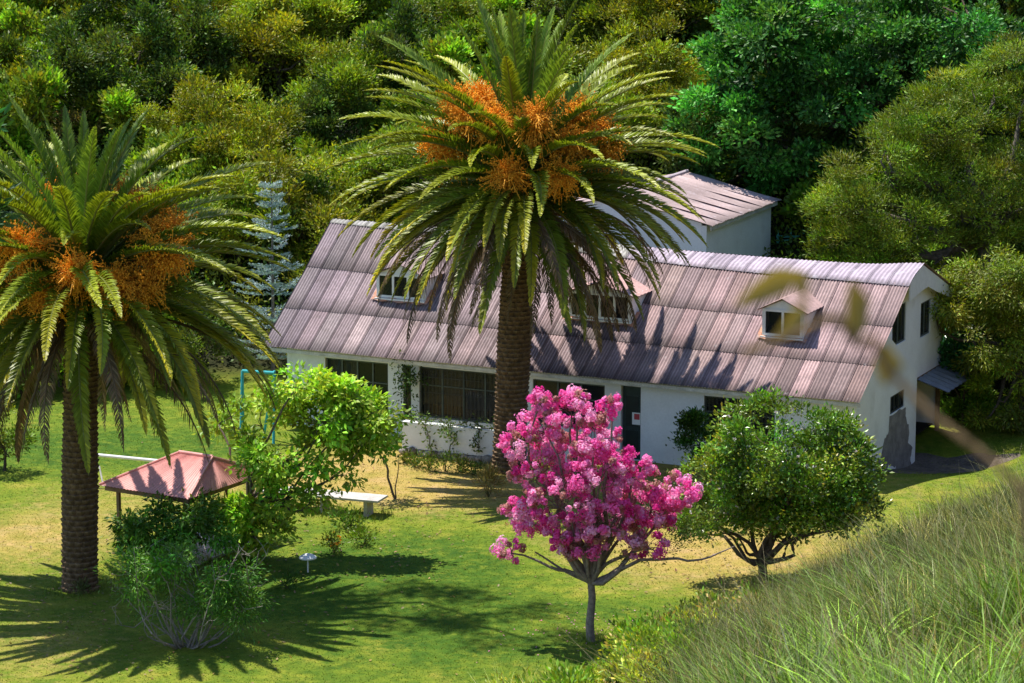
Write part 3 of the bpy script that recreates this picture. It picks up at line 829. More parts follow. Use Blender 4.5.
def rand_lobes(n, R_, H, base, rr=.5):
    out_ = [(0, 0, base + H * .5, R_ * .62, R_ * .62, H * .46)]
    for i in range(n):
        t = 2 * pi * i / n + random.uniform(-.3, .3); d = R_ * random.uniform(.4, .62)
        s = R_ * random.uniform(rr * .75, rr * 1.15)
        out_.append((cos(t) * d, sin(t) * d, base + H * random.uniform(.25, .72), s, s, s * random.uniform(.6, .85)))
    return out_

# ------------------------------------------------------------------ palms
FL = 5.9
def frond_mesh(e0, bend, ln, kind, seed):
    """a pinnate frond along +X from the crown centre; returns mesh object (unparented)"""
    r_ = np.random.default_rng(seed)
    n = 30; s = np.linspace(0, 1, n); ang = e0 - bend * s ** 1.4
    step = ln / (n - 1)
    sway = r_.normal(0, .06)
    px = np.concatenate([[0], np.cumsum(np.cos(ang[:-1]) * step)]); pz = np.concatenate([[0], np.cumsum(np.sin(ang[:-1]) * step)])
    py = sway * ln * s ** 2
    P = np.stack([px, py, pz], 1)
    b = MB()
    if kind == 'dead': cr = (.16, .11, .06)
    else: cr = (.22, .24, .06)
    b.tube(P, np.linspace(.055, .008, n), 5, cr, cap=False)
    T = np.gradient(P, axis=0); T = unit(T)
    S = unit(np.cross(np.tile([0, 0, 1.], (n, 1)) + .0 * T, T)); bad = np.linalg.norm(np.cross(np.array([0, 0, 1.]), T), axis=1) < .05
    S[bad] = [0, 1, 0]; U = np.cross(T, S)
    m_ = 160 if kind != 'dead' else 84
    u_ = np.linspace(.10, .995, m_)
    for side in (-1, 1):
        uu = np.clip(u_ + r_.normal(0, .003, m_), 0, 1); f = uu * (n - 1); i0 = np.minimum(f.astype(int), n - 2); w = (f - i0)[:, None]
        p = P[i0] * (1 - w) + P[i0 + 1] * w; t = unit(T[i0] * (1 - w) + T[i0 + 1] * w); sd = unit(S[i0] * (1 - w) + S[i0 + 1] * w); up = unit(U[i0] * (1 - w) + U[i0 + 1] * w)
        L = .54 * np.sin(np.clip(uu * .95 + .06, 0, 1) * pi) ** .55 * (1 - .25 * uu) * r_.uniform(.85, 1.12, m_)
        lift = (.62 if kind != 'dead' else -.5) + r_.normal(0, .16, m_)
        fw = .95 + .75 * uu + r_.normal(0, .10, m_)
        d = unit(side * sd * 1.0 + t * fw[:, None] + up * lift[:, None] + r_.normal(0, .05, (m_, 3)))
        tip_d = unit(d + np.array([0, 0, -1]) * ((.22 if kind != 'dead' else .7) + r_.normal(0, .08, m_))[:, None])
        wd = .050 * (1 if kind != 'dead' else .7) * r_.uniform(.8, 1.15, m_)
        wv = unit(np.cross(d, up * .8 + t * .3 + r_.normal(0, .15, (m_, 3)))) * wd[:, None] * .5
        mid = p + d * (L * .55)[:, None]; tip = mid + tip_d * (L * .45)[:, None]
        V = np.stack([p - wv * .6, p + wv * .6, mid + wv, mid - wv, tip + wv * .15, tip - wv * .15], 1)
        idx = np.arange(m_)[:, None] * 6
        F = np.concatenate([idx + np.array([[0, 1, 2, 3]]), idx + np.array([[3, 2, 4, 5]])])
        if kind == 'dead':
            c = var((.17, .12, .065), m_, .3, .06)
        else:
            g0 = {'young': np.array([.13, .235, .028]), 'mid': np.array([.15, .245, .020]), 'old': np.array([.13, .205, .016])}[kind]
            yl = {'young': np.array([.22, .30, .03]), 'mid': np.array([.42, .42, .02]), 'old': np.array([.66, .54, .02])}[kind]
            k = (np.clip(uu - .25, 0, 1) / .75) ** 1.4 * r_.uniform(.5, 1.0) + np.clip(r_.normal(0, .12, m_), 0, 1)
            if kind == 'old': k = k * r_.choice([.25, .6, 1.15])
            k = np.clip(k, 0, 1)[:, None]
            c = (g0 * (1 - k) + yl * k) * np.exp(r_.normal(0, .14, (m_, 1)))
        b.add(V.reshape(-1, 3), F, np.repeat(np.clip(c, 0, 1), 6, 0))
    o = b.build('dead_frond' if kind == 'dead' else 'frond', M['palm_leaf'])
    return o.data, o

def mk(kind, pars, base_seed):
    res = []
    for i, (e, bd_, l) in enumerate(pars):
        me, o = frond_mesh(R(e), R(bd_), l, kind, base_seed + i); bpy.data.objects.remove(o); res.append(me)
    return res
FR_Y = mk('young', [(87, 12, 5.2), (81, 22, 5.7), (75, 28, 5.9), (69, 34, 6.0)], 10)
FR_M = mk('mid', [(58, 52, 6.0), (50, 48, 6.0), (42, 56, 6.0), (34, 58, 6.1), (26, 54, 6.0), (18, 56, 6.0)], 30)
FR_O = mk('old', [(12, 60, 5.9), (5, 62, 5.8), (-3, 60, 5.8), (-10, 58, 5.7), (-18, 52, 5.6), (-25, 50, 5.5), (0, 66, 5.8), (8, 58, 6.0)], 50)
FR_D = mk('dead', [(-2, 78, 5.7), (-12, 72, 5.6), (-22, 62, 5.4), (-32, 52, 5.3), (-46, 40, 5.0)], 80)

def fruit_mesh(seed):
    r_ = np.random.default_rng(seed); b = MB()
    e = R(r_.uniform(38, 58)); ls = r_.uniform(1.7, 2.4)
    t = np.linspace(0, 1, 8); a_ = e - t ** 2 * R(25)
    P = np.stack([np.concatenate([[0], np.cumsum(np.cos(a_[:-1]) * ls / 7)]), 0 * t, np.concatenate([[0], np.cumsum(np.sin(a_[:-1]) * ls / 7)])], 1)
    b.tube(P, np.linspace(.05, .035, 8), 5, (.62, .28, .035))
    end = P[-1]; td = unit(P[-1] - P[-2])
    ns = 190
    hub = end
    for i in range(ns):
        st = P[-3] + (end - P[-3]) * r_.random()
        d = unit(td * .5 + r_.normal(0, 1, 3) * np.array([1, 1, .9])); L = r_.uniform(.30, .85)
        q = np.linspace(0, 1, 5)[:, None]
        Q = st + d * L * q + np.array([0, 0, -1]) * (q ** 2) * L * r_.uniform(.1, .5)
        cc = np.array([.88, .42, .03]) * r_.uniform(.75, 1.12); b.tube(Q, .008, 3, np.clip(cc, 0, 1), cap=False)
        kf = 9
        w = r_.uniform(.35, 1, kf) * 3.99; i0 = np.minimum(w.astype(int), 3); fr = (w - i0)[:, None]
        C = Q[i0] * (1 - fr) + Q[i0 + 1] * fr + r_.normal(0, .035, (kf, 3))
        octv = np.array([[1, 0, 0], [-1, 0, 0], [0, 1, 0], [0, -1, 0], [0, 0, 1.2], [0, 0, -1.2]]) * .022
        octf = np.array([[0, 2, 4], [2, 1, 4], [1, 3, 4], [3, 0, 4], [2, 0, 5], [1, 2, 5], [3, 1, 5], [0, 3, 5]])
        V = (C[:, None, :] + octv[None]).reshape(-1, 3); F = (np.arange(kf)[:, None, None] * 6 + octf[None]).reshape(-1, 3)
        fc_ = np.array([.95, .42, .03]) * r_.uniform(.7, 1.2, (kf, 1)); b.add(V, F, np.repeat(np.clip(fc_, 0, 1), 6, 0))
    o = b.build('fruit_cluster', M['fruit']); me = o.data; bpy.data.objects.remove(o); return me
FRU = [fruit_mesh(200 + i) for i in range(4)]

def palm(label, loc, zc, tr, rz, nfr, seed, fruit_az, tilt, scale=1.0, trunk_top=None, young=1.0, ndead=46):
    r_ = random.Random(seed)
    t = thing('palm_tree', label, 'palm tree', loc, 0, None)
    ztop = trunk_top
    top = np.array([tilt[0], tilt[1], zc])
    # trunk with rows of leaf scars
    na, rowh = 96, .155; zs = np.arange(-.3, ztop + .02, .031)
    P = np.zeros((len(zs), na, 3)); C = np.ones((len(zs), na, 3))
    th = np.arange(na) * 2 * pi / na; n_c = 13
    jit = np.random.default_rng(seed).uniform(.75, 1.25, (400, 40))
    for i, z in enumerate(zs):
        row = int((z + 1) / rowh); w = ((z + 1) / rowh) % 1
        ph = (th * n_c / (2 * pi) + .5 * (row % 2) + .15 * sin(row * 1.7)); u_ = ph % 1; cell = (ph.astype(int)) % 40
        j = jit[row % 400, cell]
        bump = np.sqrt(np.clip(1 - np.abs(2 * u_ - 1), 0, 1)) * w ** .7 * .085 * j
        rr = tr * (1 + .10 * math.exp(-z / .35) - .05 * min(1, z / ztop) + .03 * sin(z * 1.1 + seed)) + bump - .03
        f = max(z, 0) / zc
        P[i, :, 0] = top[0] * f ** 1.2 + rr * np.cos(th); P[i, :, 1] = top[1] * f ** 1.2 + rr * np.sin(th); P[i, :, 2] = z
        base = np.array([.115, .072, .042]); hi = np.array([.24, .165, .095]); k = ((w ** 3) * j * .75)[:, None]
        C[i] = base * (1 - k) + hi * k
    P = np.concatenate([P, P[:, :1]], 1); C = np.concatenate([C, C[:, :1]], 1)
    b = MB(); b.grid(P, np.clip(C, 0, 1)); b.build('trunk', M['palm_bark'], t, smooth=False)
    # boss of old leaf bases under the crown
    b = MB(); zz = np.linspace(ztop - .1, zc + .35, 9); prof = np.array([1.0, 1.08, 1.2, 1.28, 1.3, 1.2, 1.0, .7, .3]) * tr
    b.tube([(top[0] * (z / zc) ** 1.2, top[1] * (z / zc) ** 1.2, z) for z in zz], prof, 20, (.07, .048, .03))
    for k in range(150):
        a_ = r_.uniform(0, 2 * pi); z = r_.uniform(ztop - .1, zc - .1); f = (z - ztop + .1) / (zc - ztop + .2)
        rad = tr * (1 + .3 * sin(pi * min(f, 1)))
        p0 = np.array([top[0] * (z / zc) ** 1.2 + cos(a_) * rad * .9, top[1] * (z / zc) ** 1.2 + sin(a_) * rad * .9, z])
        d = np.array([cos(a_), sin(a_), r_.uniform(.2, 1.0)]); ll = r_.uniform(.2, .5)
        cc = np.array([.15, .10, .05]) * r_.uniform(.6, 1.4)
        b.tube([p0, p0 + d * ll * .5, p0 + d * ll], [.07, .055, .03], 4, cc)
    b.build('leaf_bases', M['palm_bark'], t)
    ga = 2.39996
    for i in range(nfr):
        f = i / nfr
        if f < .17: me = FR_Y[min(3, int(f / .17 * 4))]; nm = 'frond'
        elif f < .55: me = FR_M[min(5, int((f - .17) / .38 * 6))]; nm = 'frond'
        else: me = FR_O[r_.choice([0, 1, 2, 6, 7]) if f < .78 else r_.choice([2, 3, 4, 5])]; nm = 'frond'
        o = bpy.data.objects.new(nm, me); COL.objects.link(o); o.parent = t
        a_ = rz + i * ga + r_.gauss(0, .10); hb = zc - .55 * f + .15
        o.location = (top[0] + .25 * f * cos(a_), top[1] + .25 * f * sin(a_), hb)
        s = scale * r_.uniform(.93, 1.05) * (young + (1 - young) * min(1, f / .45))
        o.scale = (s, s, s); o.rotation_euler = (r_.gauss(0, .14), r_.gauss(0, .05), a_)
    # further fronds that cannot be told apart in the thick of the crown
    from mathutils import Matrix, Euler
    xb = MB()
    for i in range(46):
        f = (i + .5) / 46
        me = FR_M[min(5, int(f * 9))] if f < .6 else FR_O[r_.choice([0, 1, 2, 3, 6, 7])]
        nv = len(me.vertices); co_ = np.empty(nv * 3, np.float32); me.vertices.foreach_get('co', co_); cv = np.empty(nv * 4, np.float32); me.attributes['Col'].data.foreach_get('color', cv)
        nl = len(me.loops); li = np.empty(nl, np.int32); me.loops.foreach_get('vertex_index', li); nf = len(me.polygons); lt = np.empty(nf, np.int32); me.polygons.foreach_get('loop_total', lt)
        a_ = rz + 1.2 + i * ga; s_ = scale * r_.uniform(.9, 1.02)
        mt = np.array(Matrix.LocRotScale((top[0] + .2 * cos(a_), top[1] + .2 * sin(a_), zc - .5 * f + .1), Euler((r_.gauss(0, .14), r_.gauss(0, .05), a_)), (s_, s_, s_)))
        Vx = np.c_[co_.reshape(-1, 3), np.ones(nv)] @ mt.T
        xb.V.append(Vx[:, :3]); xb.C.append(cv.reshape(-1, 4)[:, :3].astype(float)); xb.L.append(li.astype(int) + xb.n); xb.T.append(lt.astype(int)); xb.n += nv
    xo = xb.build('inner_fronds', M['palm_leaf'], t); xo['kind'] = 'stuff'
    for i in range(ndead):
        me = r_.choice(FR_D); o = bpy.data.objects.new('dead_frond', me); COL.objects.link(o); o.parent = t
        a_ = rz + i * ga * 1.03 + r_.gauss(0, .2); o.location = (top[0] + .35 * cos(a_), top[1] + .35 * sin(a_), zc - .75 + r_.uniform(-.25, .1))
        s = scale * r_.uniform(.8, 1.05); o.scale = (s, s, s); o.rotation_euler = (r_.gauss(0, .25), r_.gauss(0, .06), a_)
    for i, (a_, dz, tl) in enumerate(fruit_az):
        o = bpy.data.objects.new('fruit_cluster', FRU[i % 4]); COL.objects.link(o); o.parent = t
        o.location = (top[0] + .35 * cos(R(a_)), top[1] + .35 * sin(R(a_)), zc + dz + .3); o.rotation_euler = (0, R(tl), R(a_))
        s = r_.uniform(1.15, 1.4); o.scale = (s, s, s)
    return t

fa1 = [(-80, .15, 0), (-120, .2, 0), (-45, .15, 5), (-150, .25, 0), (-20, .25, 0), (178, .35, 0), (3, .35, 8), (-100, -.15, 35), (-62, -.1, 35), (140, .4, -5), (40, .5, -5), (90, .5, -5), (-170, .0, 20), (-8, -.05, 25)]
pM = (-.1, 98.2, 0)
palm('tallest palm tree with orange fruit clusters standing right in front of the house roof', pM, 9.75, .55, .4, 98, 3, fa1, (.45, 0), 1.09, 8.2)
gL = ground(80, 588)
fa2 = [(-85, -.4, 25), (-125, -.2, 20), (-150, -.2, 15), (-60, -.5, 35), (-30, -.3, 25), (-5, -.2, 20), (-175, -.2, 15), (-105, -.5, 45), (60, .1, -5), (110, .1, -5), (-140, -.5, 38), (-45, -.4, 40), (20, 0, 0)]
palm('palm tree at the left edge with orange fruit, its dark trunk on open lawn', tuple(gL), 9.0, .50, 1.3, 98, 11, fa2, (.3, 0), 1.07, 7.2, .80, 26)

# small leafy plant growing in the left palm's crown
ep = thing('epiphyte_plant', 'small bright green leafy plant growing in the crown of the left palm', 'plant', (gL[0] + .5, gL[1] - 1.2, 8.3))
b = MB(); limb(b, (0, .5, -.1), (0, 0, .9), .03, .015); b.build('stem', M['bark'], ep)
b = MB(); crown_leaves(b, hull_clumps(40, [(0, 0, .3, .3, .3, .8), (.25, 0, 1.0, .35, .3, .35)]), 22, .12, .11, .06, (.08, .19, .02)); b.build('foliage', M['leaf'], ep)

# ------------------------------------------------------------------ pink blossom tree
pk0 = ground(592, 642); S37 = 36.9
def pk(px, py, dy=0.0):
    q = at_y(px, py, pk0[1] + dy); return q - pk0
pt = thing('blossom_tree', 'small tree covered in bright pink blossom at the edge of the lawn', 'tree', tuple(pk0))
lobes = [(*pk(572, 412), .75, .8, .55), (*pk(594, 438, -.3), .75, .9, .6), (*pk(545, 425, .2), .62, .7, .5), (*pk(516, 440, .1), .50, .6, .45), (*pk(535, 470, .2), .75, .9, .6), (*pk(632, 470, -.2), .7, .8, .55),
         (*pk(675, 490, 0), .72, .8, .5), (*pk(650, 505, .2), .8, .9, .55), (*pk(600, 470, -.7), 1.0, 1.0, .8), (*pk(560, 500, -.6), .9, .9, .65), (*pk(522, 515, .1), .62, .7, .5), (*pk(511, 550, -.1), .42, .45, .30),
         (*pk(610, 520, -.6), .95, .9, .6), (*pk(560, 535, -.2), .62, .7, .38), (*pk(645, 545, -.3), .75, .6, .36), (*pk(580, 545, -.5), .7, .6, .32), (*pk(612, 405, .1), .45, .5, .3), (*pk(572, 460, 1.0), 1.0, .7, .8), (*pk(635, 510, .9), 1.1, .7, .8), (*pk(560, 455, .9), .9, .6, .7), (*pk(575, 398, .1), .4, .45, .25), (*pk(540, 400, .1), .32, .4, .22)]
b = MB(); bk_c = (.24, .19, .16)
fork = pk(591, 583)
limb(b, (0, 0, -.2), fork, .135, .10, .05, 6, bk_c, 8)
joints = []
for l in lobes:
    Pj = limb(b, fork, np.array(l[:3]) - np.array([0, 0, l[5] * .3]), .075, .022, .16, 8, bk_c); joints.append(Pj)
limb(b, fork, pk(535, 552, -.1), .06, .02, .2, 7, bk_c)
Pl = limb(b, fork, pk(640, 560, -.2), .07, .05, .15, 6, bk_c); Pl = limb(b, Pl[-1], pk(688, 561, -.1), .05, .035, .1, 6, bk_c); limb(b, Pl[-1], pk(735, 546, .2), .035, .015, .15, 6, bk_c)
cl = np.asarray(hull_points(780, lobes, .6))
for i, c in enumerate(cl[:260]):
    l = np.array(lobes[int(np.argmin(((np.array(lobes)[:, :3] - c) ** 2).sum(1)))])
    limb(b, l[:3] - np.array([0, 0, l[5] * .35]), c, .016, .006, .3, 5, (.2, .15, .12), 4)
b.build('trunk', M['bark'], pt, smooth=True)
b = MB()
pcs = np.array([[.92, .20, .55], [.88, .12, .48], [.94, .36, .66], [.78, .06, .38], [.96, .52, .74]])
for i, c in enumerate(cl):
    r_ = rng.choice([.08, .12, .17, .21], p=[.3, .3, .28, .12]) * rng.uniform(.85, 1.15); n = int(20 + 420 * r_)
    od = rdirs(n); off = od * r_ * (.35 + .75 * rng.random((n, 1))) * unit(rng.uniform(.5, 1, 3)) * 1.65
    faded = rng.random() < .19
    base = pcs[rng.choice(5, p=[.30, .14, .28, .06, .22])] if not faded else np.array([.55, .30, .26])
    cc = var(base, n, .10, .04)
    b.leaves(c + off, unit(np.cross(od, rdirs(n))), od + .3 * rdirs(n), rng.uniform(.06, .10, n), rng.uniform(.06, .10, n), cc)
b.build('blossom', M['petal'], pt)
b = MB(); crown_leaves(b, hull_clumps(110, lobes, .3), 16, .18, .07, .035, (.12, .17, .03)); 
crown_leaves(b, hull_clumps(40, [(*pk(640, 552), 1.0, .4, .16), (*pk(682, 535), .6, .6, .4)], .2), 24, .15, .08, .04, (.11, .18, .025)); b.build('foliage', M['leaf'], pt)

# ------------------------------------------------------------------ glossy green tree
gt0 = ground(765, 584)
def gq(px, py, dy=0.0): return at_y(px, py, gt0[1] + dy) - gt0
lob = [(*gq(785, 445), 2.0, 1.9, 1.25), (*gq(735, 480, .2), 1.5, 1.5, 1.15), (*gq(825, 470), 1.35, 1.5, 1.1), (*gq(790, 490, -.6), 2.2, 1.6, 1.0), (*gq(722, 512), 1.2, 1.3, .65), (*gq(838, 505, -.1), 1.05, 1.2, .65), (*gq(790, 512, .5), 1.7, 1.4, .6), (*gq(704, 530), .6, .7, .32), (*gq(832, 438, .2), .8, .8, .5), (*gq(855, 517, 0), .65, .8, .4)]
t = thing('camellia_tree', 'round glossy dark green tree with a few pale flowers right of the pink tree', 'tree', tuple(gt0))
b = MB(); bc = (.13, .10, .075); fork = gq(762, 562)
limb(b, (0, 0, -.3), fork, .17, .13, .05, 6, bc, 8)
for l in lob: limb(b, fork, np.array(l[:3]) - np.array([0, 0, l[5] * .3]), .085, .025, .22, 8, bc)
for q in ((712, 535), (735, 535), (812, 535), (835, 525), (795, 535)): limb(b, fork, gq(*q, random.uniform(-.8, .4)), .07, .02, .3, 8, bc)
cl = hull_clumps(1150, lob, .6, .40, 6)
for c in np.asarray(cl)[:120]:
    l = np.array(lob[int(np.argmin(((np.array(lob)[:, :3] - c) ** 2).sum(1)))]); limb(b, l[:3] - np.array([0, 0, l[5] * .4]), c, .02, .006, .3, 5, bc, 4)
b.build('trunk', M['bark'], t, smooth=True)
b = MB(); crown_leaves(b, cl, 32, .13, .14, .08, (.125, .225, .020), up=.2, cvar=.34, flat=.8)
crown_leaves(b, hull_clumps(240, lob, .9, .4, 6), 14, .16, .13, .07, (.26, .31, .03), up=.3); b.build('crown', M['leaf_gloss'], t)
b = MB(); fcl = np.asarray(cl)[rng.integers(0, len(cl), 130)] + np.asarray(cl.out)[rng.integers(0, 1, 130)] * .05
for c in fcl:
    n = 7; b.leaves(np.tile(c, (n, 1)) + rng.normal(0, .02, (n, 3)), unit(rdirs(n) + np.array([0, -.4, .5])), rdirs(n), .07, .06, var((.75, .72, .72), n, .08, .02))
b.build('flowers', M['petal'], t)

# ------------------------------------------------------------------ other garden plants
q0 = ground(694, 476)
tree('evergreen_shrub', 'dark green leafy shrub against the white house wall behind the round tree', 'shrub', tuple(q0), [(0, 0, 1.1, .75, .7, .9), (-.1, 0, 1.9, .42, .4, .5), (.5, -.1, .9, .55, .5, .7), (-.45, 0, .7, .5, .5, .6)], 90, 40, .15, .13, .07, (.05, .135, .016), 'leaf_gloss', .05, .4, inner=.3)

gt = ground(243, 556)
def gg(px, py, dy=0.0): return at_y(px, py, gt[1] + dy) - gt
t = thing('leafy_tree', 'low spreading light green tree with bare grey limbs beside the garden shelter', 'tree', tuple(gt))
b = MB(); bc = (.15, .12, .095); fork = gg(248, 505)
limb(b, (0, 0, -.2), fork, .13, .10, .1, 6, bc, 8)
L3 = [(*gg(222, 418, 2.5), .8, .8, .5), (*gg(262, 420, .4), 1.2, 1.1, .8), (*gg(320, 415), 1.2, 1.1, .75), (*gg(300, 390, .5), .9, .8, .45), (*gg(358, 415, .3), .95, .9, .6), (*gg(365, 440, .2), .8, .8, .5), (*gg(290, 455, -.3), 1.3, 1.0, .6), (*gg(262, 478, -.5), .7, .8, .5), (*gg(275, 505, -.6), 1.0, .9, .6), (*gg(330, 475, -.3), .8, .7, .4), (*gg(238, 515, -.3), .7, .8, .4), (*gg(310, 500, -.7), .55, .5, .4), (*gg(345, 395, .4), .6, .6, .35), (*gg(255, 535, -.6), .8, .8, .4), (*gg(375, 425, .3), .6, .6, .4)]
for l in L3: 
    Pj = limb(b, fork, np.array(l[:3]) - np.array([0, 0, l[5] * .2]), .06, .018, .25, 8, bc)
cl = hull_clumps(640, L3, .4, .34, 7)
for c in np.asarray(cl)[:130]:
    l = np.array(L3[int(np.argmin(((np.array(L3)[:, :3] - c) ** 2).sum(1)))]); limb(b, l[:3] - np.array([0, 0, l[5] * .25]), c, .016, .006, .3, 5, bc, 4)
b.build('trunk', M['bark'], t, smooth=True)
b = MB(); crown_leaves(b, cl, 20, .16, .21, .12, (.30, .46, .04), up=.0, droop=.25, cvar=.25, flat=.7); b.build('crown', M['leaf'], t)

# shrub growing in and round the shelter
q0 = ground(165, 570)
def sg_(px, py, dy=0.0): return at_y(px, py, q0[1] + dy) - q0
tree('weeping_shrub', 'drooping dark green shrub growing up between the shelter posts', 'shrub', tuple(q0),
     [(*sg_(160, 520), .8, .7, .7), (*sg_(135, 530, -.1), .45, .5, .5), (*sg_(190, 525, .1), .8, .7, .7), (*sg_(205, 550, -.1), .7, .6, .5), (*sg_(215, 535, -.3), .6, .5, .6), (*sg_(180, 545, -.4), .7, .4, .5), (*sg_(150, 550, -.2), .8, .6, .4)], 260, 26, .2, .19, .08, (.12, .26, .025), 'leaf', .05, .5, up=0, droop=.5, inner=.25)
q0 = ground(188, 646)
def sb(px, py, dy=0.0): return at_y(px, py, q0[1] + dy) - q0
t = thing('twiggy_bush', 'feathery green bush with many bare grey twigs in the left foreground lawn', 'shrub', tuple(q0))
b = MB()
for k in range(26):
    a_ = random.uniform(-1, 1); e_ = sb(188 + a_ * 85 + random.uniform(-10, 10), random.uniform(545, 610), random.uniform(-1.3, 1.2))
    Pj = limb(b, (random.uniform(-.25, .25), random.uniform(-.15, .15), -.1), e_, .03, .008, .3, 8, (.26, .22, .18), 5)
    for j in range(4):
        s_ = Pj[random.randint(3, 7)]; limb(b, s_, s_ + np.array([random.uniform(-.6, .6), random.uniform(-.4, .4), random.uniform(.1, .6)]), .010, .003, .3, 5, (.28, .24, .2), 4)
b.build('stems', M['bark'], t)
L4 = [(*sb(140, 575), .8, .8, .5), (*sb(180, 570, .4), .9, .9, .6), (*sb(225, 580), .9, .9, .6), (*sb(240, 605, -.2), .6, .7, .4), (*sb(160, 590, .2), .9, .8, .5), (*sb(205, 605, .2), .8, .8, .5), (*sb(125, 560, .3), .45, .5, .3)]
b = MB(); crown_leaves(b, hull_clumps(290, L4, .2, None, 6), 28, .17, .14, .035, (.095, .22, .02), up=0, droop=.4)
crown_leaves(b, hull_clumps(16, [(*sb(160, 562, -.4), .3, .3, .35), (*sb(222, 575, -.4), .4, .3, .3)], .2), 26, .13, .16, .07, (.09, .27, .02), droop=.3); b.build('foliage', M['leaf'], t)

q0 = ground(393, 498)
t = thing('sapling', 'thin young sapling with a crooked stem on the dry lawn by the bench end', 'sapling', tuple(q0))
def sa(px, py, dy=0.0): return at_y(px, py, q0[1] + dy) - q0
b = MB(); P1 = limb(b, (0.1, 0, -.1), sa(388, 470), .045, .035, .1, 5, (.11, .09, .07)); limb(b, P1[-1], sa(377, 440, .1), .035, .02, .15, 5, (.11, .09, .07)); limb(b, (.1, 0, 0), sa(399, 455), .025, .01, .1, 5, (.11, .09, .07)); b.build('stem', M['bark'], t)
b = MB(); crown_leaves(b, hull_clumps(34, [(*sa(378, 425), .7, .6, .5), (*sa(392, 445, .2), .4, .4, .3)], .2), 20, .15, .17, .085, (.11, .20, .02)); b.build('crown', M['leaf'], t)

def small_plant(name, label, loc, r_, h, n, ln, wd, col, group=None, flower=None, cat='plant', mat='leaf'):
    t = thing(name, label, cat, tuple(loc), random.uniform(0, 6), group)
    b = MB()
    for k in range(7): limb(b, (0, 0, -.05), (random.uniform(-r_, r_) * .6, random.uniform(-r_, r_) * .6, h * random.uniform(.4, .9)), .015, .005, .2, 4, (.12, .12, .05), 4)
    b.build('stems', M['bark'], t)
    b = MB(); crown_leaves(b, hull_clumps(n, [(0, 0, h * .5, r_, r_, h * .5), (r_ * .3, 0, h * .7, r_ * .6, r_ * .5, h * .35)], .15), 16, r_ * .22, ln, wd, col, up=.5); b.build('foliage', M[mat], t)
    if flower:
        b = MB(); c = hull_clumps(flower[1], [(0, 0, h * .75, r_ * .8, r_ * .8, h * .35)], .7); n_ = len(c) * 6
        b.leaves(np.repeat(c, 6, 0) + rng.normal(0, .02, (n_, 3)), rdirs(n_), rdirs(n_), .07, .055, var(flower[0], n_, .1, .05)); b.build('flowers', M['petal'], t)
    return t
small_plant('flowering_plant', 'low plant with yellow orange flowers beside the bench leg', ground(334, 552), .35, .55, 18, .12, .05, (.14, .20, .02), None, ((.85, .42, .03), 10))
small_plant('spiky_plant', 'low spiky green tuft beside the white garden lamp', ground(288, 588), .35, .4, 14, .22, .03, (.05, .12, .015))
small_plant('bench_shrub', 'loose green shrub tucked under the concrete bench', ground(350, 527), .6, .55, 30, .14, .06, (.09, .17, .02))
small_plant('bench_shrub', 'yellow green shrub below the right end of the bench', ground(364, 545), .45, .5, 22, .12, .06, (.15, .22, .02))

# climbers on porch and parapet
def vine(label, pts, r_, n, col, ln=.12, loc=None):
    o_ = np.array(pts[0]); t = thing('climbing_vine', label, 'vine', tuple(o_))
    b = MB(); Q = [np.array(p) - o_ for p in pts]
    for i in range(len(Q) - 1): limb(b, Q[i], Q[i + 1], .022, .016, .25, 6, (.09, .08, .05), 5)
    b.build('stem', M['bark'], t)
    cl = []
    for i in range(n):
        k = random.randrange(len(Q) - 1); f = random.random(); cl.append(Q[k] * (1 - f) + Q[k + 1] * f + rng.normal(0, r_, 3))
    b = MB(); crown_leaves(b, np.array(cl), 12, .10, ln, ln * .55, col, up=.1); b.build('foliage', M['leaf'], t)
vine('tall leafy vine climbing the porch pillar at the left of the parapet', [hp(15.9, -.8, 0), hp(16.1, -.6, 1.2), hp(16.3, -.4, 2.1), hp(16.4, -.3, 2.45), hp(15.9, -.4, 2.2)], .2, 70, (.05, .10, .016))
vine('vine trailing along the top of the white parapet wall', [hp(15.2, -2.3, 1.2), hp(14.4, -2.35, 1.25), hp(13.4, -2.4, 1.18), hp(12.5, -2.45, 1.28), hp(11.6, -2.4, 1.2)], .07, 34, (.075, .12, .018))
vine('vine hanging down the left half of the white parapet wall', [hp(14.5, -2.5, 1.2), hp(14.35, -2.62, .8), hp(14.2, -2.62, .3)], .06, 10, (.09, .15, .02))
vine('green vine creeping up the middle of the white parapet wall', [hp(13.4, -2.75, -.2), hp(13.5, -2.66, .3), hp(13.3, -2.64, .75), hp(13.7, -2.6, 1.1)], .11, 24, (.10, .17, .02))
vine('thin vine on the right half of the white parapet wall', [hp(12.4, -2.6, 1.2), hp(12.55, -2.64, .8), hp(12.4, -2.64, .4)], .06, 10, (.08, .13, .02))
for i, (px, py, s) in enumerate(((415, 467, .35), (428, 470, .45), (446, 471, .5), (461, 472, .4), (474, 475, .4), (405, 463, .3))):
    g_ = ground(px, py); small_plant('border_plant', 'low green border plant at the foot of the stone parapet base', (g_[0], g_[1], 0), s, s * 1.1, 18, .11, .05, (.09 + .03 * (i % 2), .15, .02), 'border plants along the parapet')
small_plant('dry_grass_tuft', 'tuft of dry straw coloured grass at the foot of the tallest palm', (-.75, 94.6, 0), .4, .9, 34, .3, .03, (.30, .22, .07))
small_plant('dry_grass_tuft', 'small tuft of green grass at the foot of the left palm', (gL[0] + .15, gL[1] - .55, 0), .2, .35, 12, .2, .03, (.14, .16, .05))

